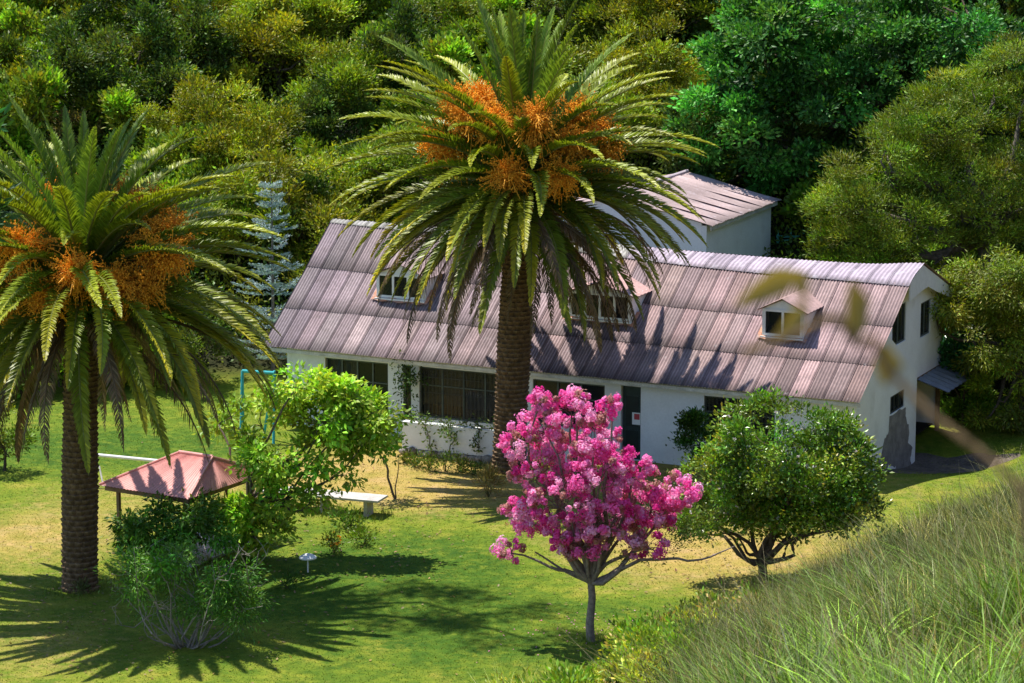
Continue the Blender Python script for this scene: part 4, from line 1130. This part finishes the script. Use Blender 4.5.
# ------------------------------------------------------------------ big trees at right
def hillpos(px, Y): 
    x = (px - 512) / FPX * Y / cos(PITCH) * 1.0; return np.array([x, Y, terrain(x, Y)])
def rel(base):
    return lambda px, py, dy=0.0: at_y(px, py, base[1] + dy) - base
bb = hillpos(850, 124); bb = np.array([14.0, 124.0, float(terrain(14.0, 124.0))]); q = rel(bb)
lobA = [(*q(800, 60), 3.6, 3.4, 2.7), (*q(740, 95, -.5), 2.4, 2.6, 2.2), (*q(860, 30), 3.4, 3.2, 2.6), (*q(900, 70), 3.2, 3.2, 2.6), (*q(780, 130, -.8), 3.0, 2.6, 2.0), (*q(715, 140, -.3), 1.7, 1.8, 1.6), (*q(840, 110, -1), 3.0, 2.6, 2.0), (*q(960, 20, 0), 3.2, 3.2, 2.4), (*q(770, 40, .5), 2.2, 2.4, 1.8), (*q(1010, 60, .5), 3, 3, 2.4), (*q(840, -30, 1), 4, 3.5, 2.2), (*q(930, 120, 0), 2.6, 2.6, 2.0), (*q(730, 175, 0), 1.7, 1.7, 1.4), (*q(790, 180, 0), 2.2, 1.8, 1.4)]
tree('broadleaf_tree', 'big deep green leafy tree rising behind the annex at the upper right', 'tree', tuple(bb), lobA, 1900, 36, .22, .25, .13, (.068, .215, .030), 'leaf', .45, 3.0, up=.15, flat=.6, inner=.6, twigs=40, cvar=.3, ctint=.28)
bb = np.array([17.6, 111.0, float(terrain(17.6, 111.0))]); q = rel(bb)
lobB = [(*q(985, 105), 2.2, 2.2, 1.5), (*q(1030, 80, .3), 2.2, 2.2, 1.6), (*q(935, 130, .3), 2.2, 2.2, 1.35), (*q(890, 165), 2.1, 2.1, 1.3), (*q(862, 205), 1.8, 1.8, 1.35), (*q(910, 215, -.8), 2.3, 2.0, 1.3), (*q(960, 180, -.6), 2.3, 2.0, 1.3), (*q(845, 205, .5), 1.3, 1.4, 1.2), (*q(870, 245, -.3), 2.0, 1.8, 1.2), (*q(1000, 200, -.4), 2, 2, 1.6), (*q(840, 255, .2), 1.2, 1.3, 1.0), (*q(935, 255, -.4), 2.0, 1.8, 1.1), (*q(870, 285, .8), 1.6, 1.4, .9), (*q(1040, 150, 0), 2, 2, 2)]
tree('acacia_tree', 'wide feathery olive green tree with a dark trunk at the right edge', 'tree', tuple(bb), lobB, 2300, 44, .20, .19, .045, (.14, .205, .015), 'leaf', .33, 4.5, up=.35, flat=.45, inner=.5, twigs=60, cvar=.3, ctint=.25, bark=(.14, .12, .095))
# lower trees right of the house
bb = np.array([18.2, 104.5, float(terrain(18.2, 104.5))]); q = rel(bb)
lobC = [(*q(960, 300), 1.5, 1.5, .95), (*q(1000, 290, .3), 1.7, 1.7, 1.1), (*q(935, 310, -.3), .75, .8, .6), (*q(985, 345, -.4), 1.3, 1.3, 1.0), (*q(1020, 350), 1.4, 1.4, 1.3), (*q(1000, 395, -.3), 1.0, 1.0, 1.1), (*q(985, 415, -.5), .6, .7, .7), (*q(1020, 415, -.2), 1.0, 1.0, .8), (*q(1040, 300, 0), 1.6, 1.6, 1.2)]
tree('acacia_tree', 'lower yellowish green tree drooping beside the gable end of the house', 'tree', tuple(bb), lobC, 900, 36, .18, .19, .05, (.19, .235, .016), 'leaf', .2, 2.2, up=.0, droop=.3, flat=.6, inner=.4, twigs=50, ctint=.25)
bb = np.array([16.2, 105.3, float(terrain(16.2, 105.3))]); q = rel(bb)
tree('evergreen_shrub', 'bright green large leaved shrub under the drooping tree by the gable', 'shrub', tuple(bb), [(*q(955, 350), .75, .8, .9), (*q(968, 375, -.1), .8, .8, .8), (*q(950, 330, .2), .6, .6, .6), (*q(975, 400), .7, .7, .7)], 80, 30, .2, .2, .12, (.035, .16, .03), 'leaf_gloss', .06, .6, inner=.4)

# ------------------------------------------------------------------ hillside planting
protos = {}
def make_shrub(kind, name, label, group, col, R_, H, ncl, per, spread, ln, wd, mat='leaf', **kw):
    lobs = rand_lobes(5, R_, H, H * .12)
    t = tree(name, label, 'shrub' if 'shrub' in name else 'tree', (0, 0, -500), lobs, ncl, per, spread, ln, wd, col, mat, R_ * .045 + .03, H * .28, group=group, twigs=16, shoots=45, **kw)
    protos[kind] = t; return t
make_shrub('green', 'hillside_shrub', 'bright green leafy shrub among the dense growth on the hillside', 'bright green shrubs on the hillside', (.20, .30, .018), 2.0, 2.8, 230, 28, .23, .24, .13)
make_shrub('green2', 'hillside_shrub', 'bright green leafy shrub among the dense growth on the hillside', 'bright green shrubs on the hillside', (.14, .27, .018), 1.7, 2.2, 200, 28, .23, .26, .14)
make_shrub('olive', 'hillside_tree', 'olive yellow fine leaved tree on the hillside behind the palms', 'olive trees on the hillside', (.25, .285, .014), 2.7, 4.4, 380, 36, .26, .18, .07, flat=.55)
make_shrub('olive2', 'hillside_tree', 'olive yellow fine leaved tree on the hillside behind the palms', 'olive trees on the hillside', (.19, .255, .015), 2.4, 3.8, 330, 36, .26, .18, .075, flat=.55)
make_shrub('dark', 'hillside_tree', 'dark green dense tree in the shade on the hillside', 'dark trees on the hillside', (.085, .140, .016), 2.4, 4.4, 300, 34, .20, .2, .09)
make_shrub('dry', 'hillside_shrub', 'brownish half bare shrub with pale stems on the hillside', 'brownish shrubs on the hillside', (.24, .19, .045), 1.4, 2.2, 80, 20, .2, .14, .07, bark=(.22, .19, .15))
make_shrub('yellow', 'hillside_shrub', 'yellow green loose shrub on the hillside', 'yellow green shrubs on the hillside', (.34, .37, .018), 1.5, 2.2, 150, 26, .17, .17, .09)
used = set()
def put(kind, x, y, s, sz=None):
    pr = protos[kind]
    o = pr if kind not in used else copy_tree(pr)
    used.add(kind)
    o.location = (x, y, float(terrain(x, y)) - .15); o.rotation_euler = (0, 0, random.uniform(0, 6.28)); o.scale = (s, s, (sz or s) )
    return o
annex_c = hp(14.5, 18, 0)
def clear(x, y, rad):
    q_ = np.array([x, y, 0]) - HB; L = q_ @ HU; v = q_ @ HV
    if -2.2 - rad * .5 < L < 23 + rad * .5 and -3 < v < 11.2 + rad: return False
    if 10.0 - rad < L < 19.6 + rad and 12.5 - rad < v < far_v + .6 + rad: return False
    if 7.0 - rad < L < 10.5 and 13 < v < 23: return False
    return True
rr = random.Random(5)
placed = []
row = 0
yy = 113.2
while yy < 150:
    x = -.185 * yy - 3 + rr.uniform(0, 2)
    while x < .185 * yy + 3:
        px = 512 + x / yy * FPX * cos(PITCH)
        d_ = yy - 113
        f = rr.random()
        if px < 170: kind = 'green' if f < .38 else 'green2' if f < .66 else 'dry' if f < .78 else 'yellow' if f < .88 else 'dark'
        elif px < 400: kind = 'olive' if f < .34 else 'yellow' if f < .48 else 'green' if f < .70 else 'dark' if f < .78 else 'olive2'
        elif px < 560: kind = 'olive2' if f < .25 else 'green' if f < .6 else 'green2' if f < .8 else 'dark'
        elif px < 690: kind = 'olive' if f < .35 else 'olive2' if f < .65 else 'dark' if f < .85 else 'yellow'
        else: kind = 'dark' if f < .7 else 'green2'
        s = rr.uniform(.75, 1.2)
        yj = yy + rr.uniform(-.9, .9)
        if clear(x, yj, 1.6 * s) and not (190 < px < 320 and yj < 116.5) and not (px > 690 and yj < 127 and kind == 'x'):
            put(kind, x, yj, s, s * rr.uniform(.85, 1.15)); placed.append((x, yj))
        x += rr.uniform(2.0, 3.1)
    yy += 2.9
# shrubs at the foot of the slope: left edge, behind the shelter
bb = ground(6, 470); q = rel(bb)
tree('garden_shrub', 'yellow green shrub at the left edge of the lawn behind the palm', 'shrub', tuple(bb), [(*q(2, 440), .9, .9, .9), (*q(-12, 420), 1.0, 1.0, 1.0), (*q(10, 455), .5, .5, .5)], 90, 36, .2, .15, .07, (.14, .18, .016), 'leaf', .06, .6, inner=.3)
for (px, Y, s, k) in ((60, 111.5, .9, 'dark'), (110, 112, 1.0, 'dark'), (20, 110, .9, 'green2'), (160, 112, 1.0, 'green'), (190, 111.5, .7, 'dark')):
    x = (px - 512) / FPX * Y / cos(PITCH); put(k, x, Y, s)
for (x_, y_, s_, k_) in ((15.6, 109.5, .8, 'dark'), (17.2, 108.0, .7, 'dark'), (18.8, 109.0, .8, 'dark'), (14.2, 111.5, .8, 'dark'), (15.3, 106.8, .6, 'dark'), (13.9, 108.8, .6, 'dark'), (16.6, 105.6, .55, 'green2'), (19.5, 105.5, .7, 'green2'), (12.3, 113.0, .7, 'dark')): put(k_, x_, y_, s_)
# big olive tree left of centre and dark hollow tree
x = (300 - 512) / FPX * 119; 
put('olive', x, 119, 1.25, 1.2); put('olive2', x + 3.4, 121.5, 1.3, 1.2); put('dark', x + 3.2, 117, .8, .8); put('dark', x - 7.5, 131, 1.1); put('dark', x - 10.5, 130, 1.0)
# blue spruce
Ys = 113.0; bs0 = np.array([(268 - 512) / FPX * Ys, Ys, 0]); bs0[2] = float(terrain(bs0[0], Ys)); q = rel(bs0)
sp_ = thing('blue_spruce', 'young silvery blue conifer between the left palm and the house roof', 'conifer', tuple(bs0))
top = q(266, 168); H_ = top[2]
b = MB(); limb(b, (0, 0, -.3), (0, 0, H_), .09, .012, .02, 8, (.16, .14, .12), 7); b.build('trunk', M['bark'], sp_)
b = MB(); PB = []; DB = []; CB = []
for k in range(16):
    z = H_ * (.10 + .88 * k / 16) ; rad = 1.95 * (1 - k / 16.5) ** .75 + .1
    for j in range(7):
        if random.random() < .32: continue
        a_ = 2 * pi * j / 7 + k * .7 + random.uniform(-.2, .2); rl = rad * random.uniform(.5, 1.2); z = z + random.uniform(-.12, .12)
        n = int(130 * rl / 1.5 + 30); f = rng.random(n) ** .8
        ax = np.array([cos(a_), sin(a_), 0]); bx = np.array([-sin(a_), cos(a_), 0])
        Pn = ax * (f * rl)[:, None] + np.array([0, 0, 1]) * (z + .28 * f ** 2 * rl - .12 * rl * f)[:, None] + bx * (rng.normal(0, .16, n) * (1 - .6 * f))[:, None] + rng.normal(0, .025, (n, 3))
        PB.append(Pn); DB.append(unit(ax * .8 + bx * rng.normal(0, .8, n)[:, None] + np.array([0, 0, 1]) * rng.uniform(.0, .7, n)[:, None])); CB.append(var((.23, .32, .35), n, .28, .06))
PB = np.concatenate(PB); DB = np.concatenate(DB); CB = np.concatenate(CB)
b.leaves(PB, DB, rdirs(len(PB)), .13, .035, CB); b.build('crown', M['leaf'], sp_)

# undergrowth carpeting the slope
n = 190000
x = rng.uniform(-30, 30, n); y = rng.uniform(112.5, 150, n)
yh = 113 - 5.5 / (1 + np.exp(-(x - 13) / 1.5)); ok = (y > yh + .5)
x = x[ok]; y = y[ok]; z = terrain(x, y) + rng.random(len(x)) ** 1.3 * np.clip(1.5 + 1.6 * lump(x, y, 1.1, 12) + .6 * lump(x, y, .4, 3), .2, 3.2)
pal = np.array([[.10, .20, .018], [.17, .22, .015], [.075, .15, .015], [.23, .25, .018]])
c = pal[(np.floor((lump(x, y, 1.5, 4) * .5 + .5) * 3.99)).astype(int) % 4] * np.exp(rng.normal(0, .25, (len(x), 1)))
b = MB(); b.leaves(np.stack([x, y, z], 1), unit(rdirs(len(x)) + np.array([0, -.3, .5])), rdirs(len(x)), rng.uniform(.15, .3, len(x)), rng.uniform(.07, .14, len(x)), c)
o = b.build('undergrowth', M['leaf']); tag(o, 'mixed leafy undergrowth covering the hillside between the shrubs', 'undergrowth', kind='stuff')

# ------------------------------------------------------------------ lawn grass (short)
n = 170000
y = rng.uniform(70, 110, n); x = rng.uniform(-1, 1, n) * (.178 * y + 1)
q_ = np.stack([x, y, 0 * x], 1) - HB; Lh = q_ @ HU; vh = q_ @ HV
ok = (toe_d(x, y) < -.2) & ~((Lh > -.3) & (Lh < 21.5) & (vh > -.3) & (vh < 10))
x = x[ok]; y = y[ok]
def interp(arr):
    ix = np.clip(np.searchsorted(xs, x) - 1, 0, len(xs) - 2); iy = np.clip(np.searchsorted(ys, y) - 1, 0, len(ys) - 2); return arr[iy, ix]
dv = np.clip(interp(dry) * 1.1 - .2 + rng.normal(0, .15, len(x)), 0, 1)[:, None]  # dry patches, lowered where shade is painted
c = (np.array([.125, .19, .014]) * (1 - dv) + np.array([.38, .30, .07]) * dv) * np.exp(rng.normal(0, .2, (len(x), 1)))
hgt = rng.uniform(.015, .04, len(x)); wd = rng.uniform(.02, .04, len(x))
d = unit(np.stack([rng.normal(0, .5, len(x)), rng.normal(0, .5, len(x)), np.ones(len(x))], 1))
b = MB(); b.leaves(np.stack([x, y, terrain(x, y) - .005], 1), d, rdirs(len(x)), hgt, wd, np.clip(c, 0, 1))
o = b.build('lawn_grass', M['grass']); tag(o, 'short mown grass of the lawn, green with dry yellow patches', 'grass', kind='stuff')

# ------------------------------------------------------------------ long grass on the near bank
def blades(x, y, hgt, wd, lean, col, tipcol, z=None, seg=3):
    n = len(x); z = terrain(x, y) if z is None else z
    a_ = rng.uniform(0, 2 * pi, n); 
    dirx = np.cos(a_) * lean + .22 * hgt * 0 - .10 * hgt; diry = np.sin(a_) * lean
    wa = rng.uniform(-.9, .9, n); wx = np.cos(wa) * wd; wy = np.sin(wa) * wd
    V = []; C = []
    for k in range(seg + 1):
        f = k / seg
        cx = x + dirx * f ** 1.8; cy = y + diry * f ** 1.8; cz = z - .05 + hgt * (f - .22 * (lean / np.maximum(hgt, .1)) * f ** 3)
        w = (1 - f * .9)
        V.append(np.stack([cx - wx * w * .5, cy - wy * w * .5, cz], 1)); V.append(np.stack([cx + wx * w * .5, cy + wy * w * .5, cz], 1))
        cc = (col * (1 - f ** 1.5) + tipcol * f ** 1.5) if k else col * .45 + np.array([.03, .02, .008])
        C.append(cc); C.append(cc)
    V = np.stack(V, 1); C = np.stack(C, 1); m2 = 2 * (seg + 1)
    idx = np.arange(n)[:, None] * m2
    F = np.concatenate([idx + np.array([[2 * k, 2 * k + 1, 2 * k + 3, 2 * k + 2]]) for k in range(seg)])
    return V.reshape(-1, 3), F, np.clip(C.reshape(-1, 3), 0, 1)
nt2 = 5600
u_ = rng.random(nt2); ty = (24 ** -.35 + u_ * (101 ** -.35 - 24 ** -.35)) ** (1 / -.35)
tx = rng.uniform(-.02, 1, nt2) * (.178 * ty + 2.0)
dd = toe_d(tx, ty); pxs = tx / ty * FPX * .98 + 512
thin = np.clip((pxs - 640) / 170, .05, 1) * np.clip(.55 + 2.0 * lump(tx, ty, .9, 14), .07, 1)                      # sparser to the left where weeds and soil show
ok = (dd > .15) & (rng.random(nt2) < np.clip((dd - .1) / 2.5, .12, 1) * thin); tx = tx[ok]; ty = ty[ok]; dd = dd[ok]
nT = len(tx)
patch = 1.5 * lump(tx, ty, 1.7, 9) + .9 * lump(tx, ty, .7, 1) - .05 + rng.normal(0, .22, nT)
patch = patch - .45 * np.clip((ty - 50) / 30, 0, 1)
kindT = np.where(patch > .22, 0, np.where(patch > -.20, 1, 2))          # 0 lush green, 1 straw, 2 dull seeding grass
near = np.clip((62 - ty) / 25, 0, 1); kindT = np.where((rng.random(nT) < near * .35) & (kindT == 2), 0, kindT)
K_ = [(70, 1.0, .026, .75, (.050, .125, .010), (.150, .245, .020)), (44, .85, .015, .6, (.16, .14, .035), (.44, .36, .12)), (54, 1.15, .014, .45, (.048, .092, .012), (.175, .175, .060))]
b = MB()
for kk, (per, hm, wm, lm, c0_, c1_) in enumerate(K_):
    m_ = kindT == kk; n_ = int(m_.sum())
    if not n_: continue
    hx = np.clip(rng.normal(hm, hm * .35, n_) + .3 * lump(tx[m_], ty[m_], 1.3, 5), .3, 1.9) * np.clip((dd[m_] + .1) / 4.0, .22, 1)
    X0 = np.repeat(tx[m_], per); Y0 = np.repeat(ty[m_], per); H0 = np.repeat(hx, per); nB = len(X0)
    az = rng.uniform(0, 2 * pi, nB); rr0 = np.abs(rng.normal(0, .13, nB)) * (1 + np.repeat(ty[m_], per) / 70)
    hgt = H0 * rng.uniform(.45, 1.15, nB); lean = hgt * np.clip(rng.normal(lm, .3, nB), .05, 1.3)
    tint = np.repeat(np.exp(rng.normal(0, .5, (n_, 1))), per, 0) * np.exp(rng.normal(0, .25, (nB, 1)))
    wind = np.repeat(rng.normal(-.18, .12, n_), per) * hgt
    Xb = X0 + np.cos(az) * rr0; Yb = Y0 + np.sin(az) * rr0; zb = terrain(Xb, Yb); wdt = wm * rng.uniform(.6, 1.3, nB) * (.6 + Y0 / 55)
    wa = az + pi / 2 + rng.normal(0, .5, nB); wx = np.cos(wa) * wdt; wy = np.sin(wa) * wdt * .6 + .3 * wdt
    V = []; C = []
    for k in range(5):
        f = k / 4; w = 1 - f * .92
        cx = Xb + (np.cos(az) * lean + wind) * f ** 1.7; cy = Yb + np.sin(az) * lean * f ** 1.7; cz = zb - .05 + hgt * (f - .35 * np.clip(lean / hgt, 0, 1.2) * f ** 3)
        V.append(np.stack([cx - wx * w * .5, cy - wy * w * .5, cz], 1)); V.append(np.stack([cx + wx * w * .5, cy + wy * w * .5, cz], 1))
        cc = (np.array(c0_) * (1 - f ** 1.4) + np.array(c1_) * f ** 1.4) if k else np.array([.07, .06, .025])
        C += [cc * tint] * 2
    V = np.stack(V, 1).reshape(-1, 3); C = np.clip(np.stack(C, 1).reshape(-1, 3), 0, 1)
    idx = np.arange(nB)[:, None] * 10
    b.add(V, np.concatenate([idx + np.array([[2 * k, 2 * k + 1, 2 * k + 3, 2 * k + 2]]) for k in range(4)]), C)
th_ = np.clip(rng.normal(.9, .3, nT), .3, 1.6) * np.clip((dd + .1) / 4, .25, 1)
ns = 1500; pick = rng.integers(0, nT, ns); sx_ = tx[pick] + rng.normal(0, .3, ns); sy_ = ty[pick] + rng.normal(0, .4, ns); sh = th_[pick] * rng.uniform(1.2, 1.8, ns)
V, F, C = blades(sx_, sy_, sh, np.full(ns, .012) * (1 + sy_ / 90), sh * rng.uniform(.1, .6, ns), np.tile([.30, .25, .11], (ns, 1)), np.tile([.50, .40, .26], (ns, 1)), seg=5)
b.add(V, F, C)
o = b.build('long_grass', M['grass']); tag(o, 'long unmown grass, green and straw coloured, on the bank in the right foreground', 'grass', kind='stuff')

# weeds along the foot of the bank
wproto = []
for i, (col, r_, h) in enumerate((((.42, .46, .03), .40, .5), ((.22, .36, .025), .42, .55), ((.42, .32, .10), .36, .5))):
    wproto.append(small_plant('weed_plant', ('yellow green leafy weed on the brown foot of the grassy bank', 'mid green leafy weed on the brown foot of the grassy bank', 'brownish dry weed on the brown foot of the grassy bank')[i], (0, 0, -500), r_, h, 30, .10, .045, col, ('yellow green weeds on the bank foot', 'green weeds on the bank foot', 'dry weeds on the bank foot')[i]))
wr = random.Random(9); first = [True] * 3; cnt = 0
while cnt < 75:
    y_ = wr.uniform(55, 86); x_ = wr.uniform(0, .09 * y_); d_ = float(toe_d(x_, y_))
    if x_ / y_ < .032 and wr.random() < .7: continue
    if not (.3 < d_ < 8.0) or wr.random() > 1.15 - (x_ / y_) * 9: continue
    k = wr.choice([0, 0, 1, 1, 2]); o = wproto[k] if first[k] else copy_tree(wproto[k]); first[k] = False
    s = wr.uniform(.6, 1.7); o.location = (x_, y_, float(terrain(x_, y_)) - .02); o.rotation_euler = (0, 0, wr.uniform(0, 6)); o.scale = (s, s, s); cnt += 1

# low dark shrubs scattered through the long grass
bsh = small_plant('bank_shrub', 'low dark green shrub half buried in the long grass of the bank', (0, 0, -500), .6, .85, 60, .10, .05, (.06, .13, .02), 'dark shrubs in the long grass')
for i, (px, py, Yb, s_) in enumerate(((690, 632, 66, .9), (745, 615, 70, .8), (790, 655, 45, .7), (860, 560, 62, 1.0), (930, 600, 46, .8), (985, 520, 68, 1.1), (725, 668, 52, .8), (900, 545, 72, .9), (1005, 575, 48, .7))):
    o = bsh if i == 0 else copy_tree(bsh)
    x_ = at_y(px, py, Yb)[0]; o.location = (x_, Yb, tz((x_, Yb)) - .05); o.scale = (s_, s_, s_); o.rotation_euler = (0, 0, i * 1.3)

# litter on the lawn: dry leaves under the trees, petals under the blossom
def litter(name, label, cat, centres, n, col, size):
    c = np.array(centres); k = rng.integers(0, len(c), n)
    x = c[k, 0] + rng.normal(0, 1, n) * c[k, 2]; y = c[k, 1] + rng.normal(0, 1, n) * c[k, 2]
    b = MB(); d = unit(np.stack([rng.normal(0, 1, n), rng.normal(0, 1, n), rng.normal(.15, .2, n)], 1))
    b.leaves(np.stack([x, y, terrain(x, y) + .03], 1), d, rdirs(n) * .4 + np.array([0, 0, 1]), size * rng.uniform(.6, 1.4, n), size * .6, var(col, n, .3, .1))
    o = b.build(name, M['leaf']); tag(o, label, cat, kind='stuff')
litter('leaf_litter', 'dry brown fallen leaves scattered over the lawn under the trees', 'fallen leaves', [(gL[0], gL[1], 3.0), (-7, 87, 3.5), (-1, 96, 3.0), (7.5, 85, 2.5), (-9, 79, 2.5), (0, 88, 6)], 1500, (.26, .17, .07), .12)
litter('fallen_petals', 'pink petals lying on the grass under the blossom tree', 'petals', [(pk0[0] - .3, pk0[1] + .6, 1.3), (pk0[0] + .6, pk0[1] + 1.2, 1.0)], 160, (.85, .2, .5), .06)
# uncut tufts round trunks, posts and legs
cs = [(gL[0], gL[1], .72), (pM[0], pM[1], .8), (pk0[0], pk0[1], .25), (gt0[0], gt0[1], .35), (gt[0], gt[1], .3), (BO[0], BO[1], .5), (BO[0] - 1.6, BO[1] + .6, .5), (BO[0] - 3.0, BO[1] + 1.1, .5), (GO[0], GO[1], .15), (GO[0] + 2.6, GO[1] - 1.0, .2)]
tx_, ty_ = [], []
for (cx_, cy_, r_) in cs:
    m_ = int(90 + 200 * r_); a_ = rng.uniform(0, 2 * pi, m_); q_ = r_ * rng.uniform(.8, 1.5, m_); tx_.append(cx_ + np.cos(a_) * q_); ty_.append(cy_ + np.sin(a_) * q_)
tx_ = np.concatenate(tx_); ty_ = np.concatenate(ty_); nn_ = len(tx_)
V, F, C = blades(tx_, ty_, rng.uniform(.10, .32, nn_), np.full(nn_, .022), rng.uniform(.02, .15, nn_), var((.10, .17, .02), nn_, .25, .1), var((.22, .26, .05), nn_, .25, .1))
b = MB(); b.add(V, F, C); o = b.build('uncut_grass', M['grass']); tag(o, 'longer uncut grass round the trunks, posts and bench legs', 'grass', kind='stuff')

# stone on the bank foot
st = MB(); stone(st, np.zeros(3), .28); o = st.build('rock', M['stone'], None, True, loc=tuple(at_y(728, 622, 73))); o.location[2] = tz(o.location) + .1
tag(o, 'dark rock lying at the foot of the grassy bank', 'rock')

# ------------------------------------------------------------------ near plants by the viewpoint
def npx(px, py, d): return at_y(px, py, d)
base = np.array([0.69, 2.7, 0.0]); base[2] = float(terrain(base[0], base[1]))
ds = thing('dried_stalk', 'out of focus dried brown stalk with curled leaves hanging in front of the gable', 'plant', tuple(base))
b = MB()
def chain(pts, r0, r1, col):
    Q = np.array([npx(*p) - base for p in pts]); 
    # smooth resample
    t = np.linspace(0, len(Q) - 1, len(Q) * 5); i0 = np.minimum(t.astype(int), len(Q) - 2); f = t - i0
    def cr(i, f):
        p0 = Q[max(i - 1, 0)]; p1 = Q[i]; p2 = Q[i + 1]; p3 = Q[min(i + 2, len(Q) - 1)]
        return .5 * ((2 * p1) + (-p0 + p2) * f + (2 * p0 - 5 * p1 + 4 * p2 - p3) * f ** 2 + (-p0 + 3 * p1 - 3 * p2 + p3) * f ** 3)
    Pq = [cr(int(i), ff) for i, ff in zip(i0, f)]
    b.tube(Pq, np.linspace(r0, r1, len(Pq)) * 1.15, 6, col); return Pq
sc_ = (.30, .20, .10)
Q0 = npx(1022, 488, 2.7) - base
b.tube([np.array([0, 0, -.1]), np.array([.05, 0, 1.2]), Q0], [.007, .005, .004], 6, sc_)
chain([(1022, 488, 2.7), (985, 455, 2.7), (945, 425, 2.7), (912, 395, 2.7), (886, 368, 2.7)], .0035, .0025, sc_)
chain([(886, 368, 2.7), (872, 340, 2.7), (858, 345, 2.7), (835, 318, 2.7), (800, 332, 2.7), (765, 345, 2.7), (742, 352, 2.7)], .0035, .003, sc_)
b.build('stem', M['bark'], ds)
b = MB()
yc = (.26, .20, .06)
for pts, w in ((([(738, 306, 2.67), (760, 292, 2.67), (782, 280, 2.67), (800, 278, 2.67), (806, 300, 2.67)]), .013), (([(852, 282, 2.7), (858, 300, 2.7), (856, 325, 2.7), (853, 345, 2.7)]), .011), (([(884, 345, 2.7), (889, 365, 2.7), (884, 385, 2.7)]), .013), (([(806, 300, 2.67), (796, 320, 2.67), (775, 338, 2.67)]), .008)):
    Q = np.array([npx(*p) - base for p in pts]); n_ = len(Q); T = unit(np.gradient(Q, axis=0)); S = unit(np.cross(T, np.array([.2, 1, .3])))
    prof = np.sin(np.linspace(.25, pi - .15, n_)) * w * 1.05
    P = np.stack([Q - S * prof[:, None], Q + np.array([0, .004, 0]), Q + S * prof[:, None]], 1); b = MB(); b.grid(P, yc); b.build('dry_leaf', M['leaf'], ds)

# shade tree added out of view; its limbs are shaped to shade the lawn
bx = np.array([-22.0, 91.0, 0.0]); bx[2] = float(terrain(bx[0], bx[1]))
wl = [(8.2, -3.5, 23.6, 2.2, 2.2, 1.0), (10.8, -5.5, 23.8, 2.4, 2.0, .9), (11.8, -.5, 24.0, 2.4, 2.4, 1.0), (13.8, -3.1, 23.9, 2.4, 2.2, .9), (15.7, -5.7, 24.0, 2.0, 1.8, .8), (-6.0, 1.0, 24.0, 3.0, 3.5, 1.8), (-7.0, -3.0, 22.0, 3.0, 3.0, 1.5), (-6.5, 4.5, 25.0, 3.0, 3.0, 1.5)]
tree('added_shade_tree', 'unseen tall tree added beyond the left edge to shade the middle of the lawn', 'tree', tuple(bx), wl, 620, 34, .32, .26, .11, (.08, .16, .02), 'leaf', .4, 20.5, inner=.1, twigs=40, lean=(1.0, 0))
# tall tree just outside the left edge, some leaves reach into view
bx = np.array([-8.1, 42.0, 0.0]); bx[2] = float(terrain(bx[0], bx[1])); q = rel(bx)
lbs = [(*q(-22, 160), .40, .5, .55), (*q(-14, 185, .2), .32, .4, .35), (*q(-45, 150, .3), .8, .8, .8), (*q(-75, 190, 0), .9, .9, .9), (*q(-20, 120, .2), .3, .4, .3)]
tree('slender_tree', 'blurred green leaves of a near tree poking in at the left edge', 'tree', tuple(bx), lbs, 90, 30, .16, .22, .07, (.05, .14, .025), 'leaf', .12, float(q(-60, 260)[2]), inner=.3, lean=(-.6, 0))

# ------------------------------------------------------------------ light, sky, camera
wd_ = bpy.data.worlds.new('World'); scene.world = wd_; wd_.use_nodes = True
N = wd_.node_tree.nodes; K = wd_.node_tree.links
bg = N['Background']; sky = N.new('ShaderNodeTexSky'); sky.sky_type = 'NISHITA'; sky.sun_disc = False
sdir = unit(np.array([-2.45, 2.5, 8.4])); el = math.asin(sdir[2])
sky.sun_elevation = el; sky.sun_rotation = atan2(sdir[0], sdir[1]); sky.altitude = 2500; sky.air_density = 1.0; sky.dust_density = .6
K.new(sky.outputs[0], bg.inputs[0]); bg.inputs[1].default_value = .15
sl = bpy.data.lights.new('Sun', 'SUN'); sl.energy = 4.7; sl.angle = R(.53); sl.color = (1, .95, .86)
so = bpy.data.objects.new('Sun', sl); COL.objects.link(so)
from mathutils import Vector
so.rotation_euler = Vector(-sdir).to_track_quat('-Z', 'Y').to_euler(); so.location = (-20, 60, 60)

cam = bpy.data.cameras.new('Camera'); co = bpy.data.objects.new('Camera', cam); COL.objects.link(co)
cam.sensor_width = 36; cam.lens = 36 * FPX / 1024; cam.clip_end = 1000; cam.clip_start = .1
co.location = CAM; co.rotation_euler = (pi / 2 - PITCH, 0, 0)
cam.dof.use_dof = True; cam.dof.focus_distance = 92; cam.dof.aperture_fstop = 7
scene.camera = co
scene.view_settings.view_transform = 'Standard'; scene.view_settings.look = 'None'
scene.view_settings.exposure = .72; scene.view_settings.gamma = 1
scene.cycles.max_bounces = 6; scene.cycles.transparent_max_bounces = 8
for kind, pr in protos.items():
    if kind not in used: 
        for ch in list(pr.children): bpy.data.objects.remove(ch)
        bpy.data.objects.remove(pr)
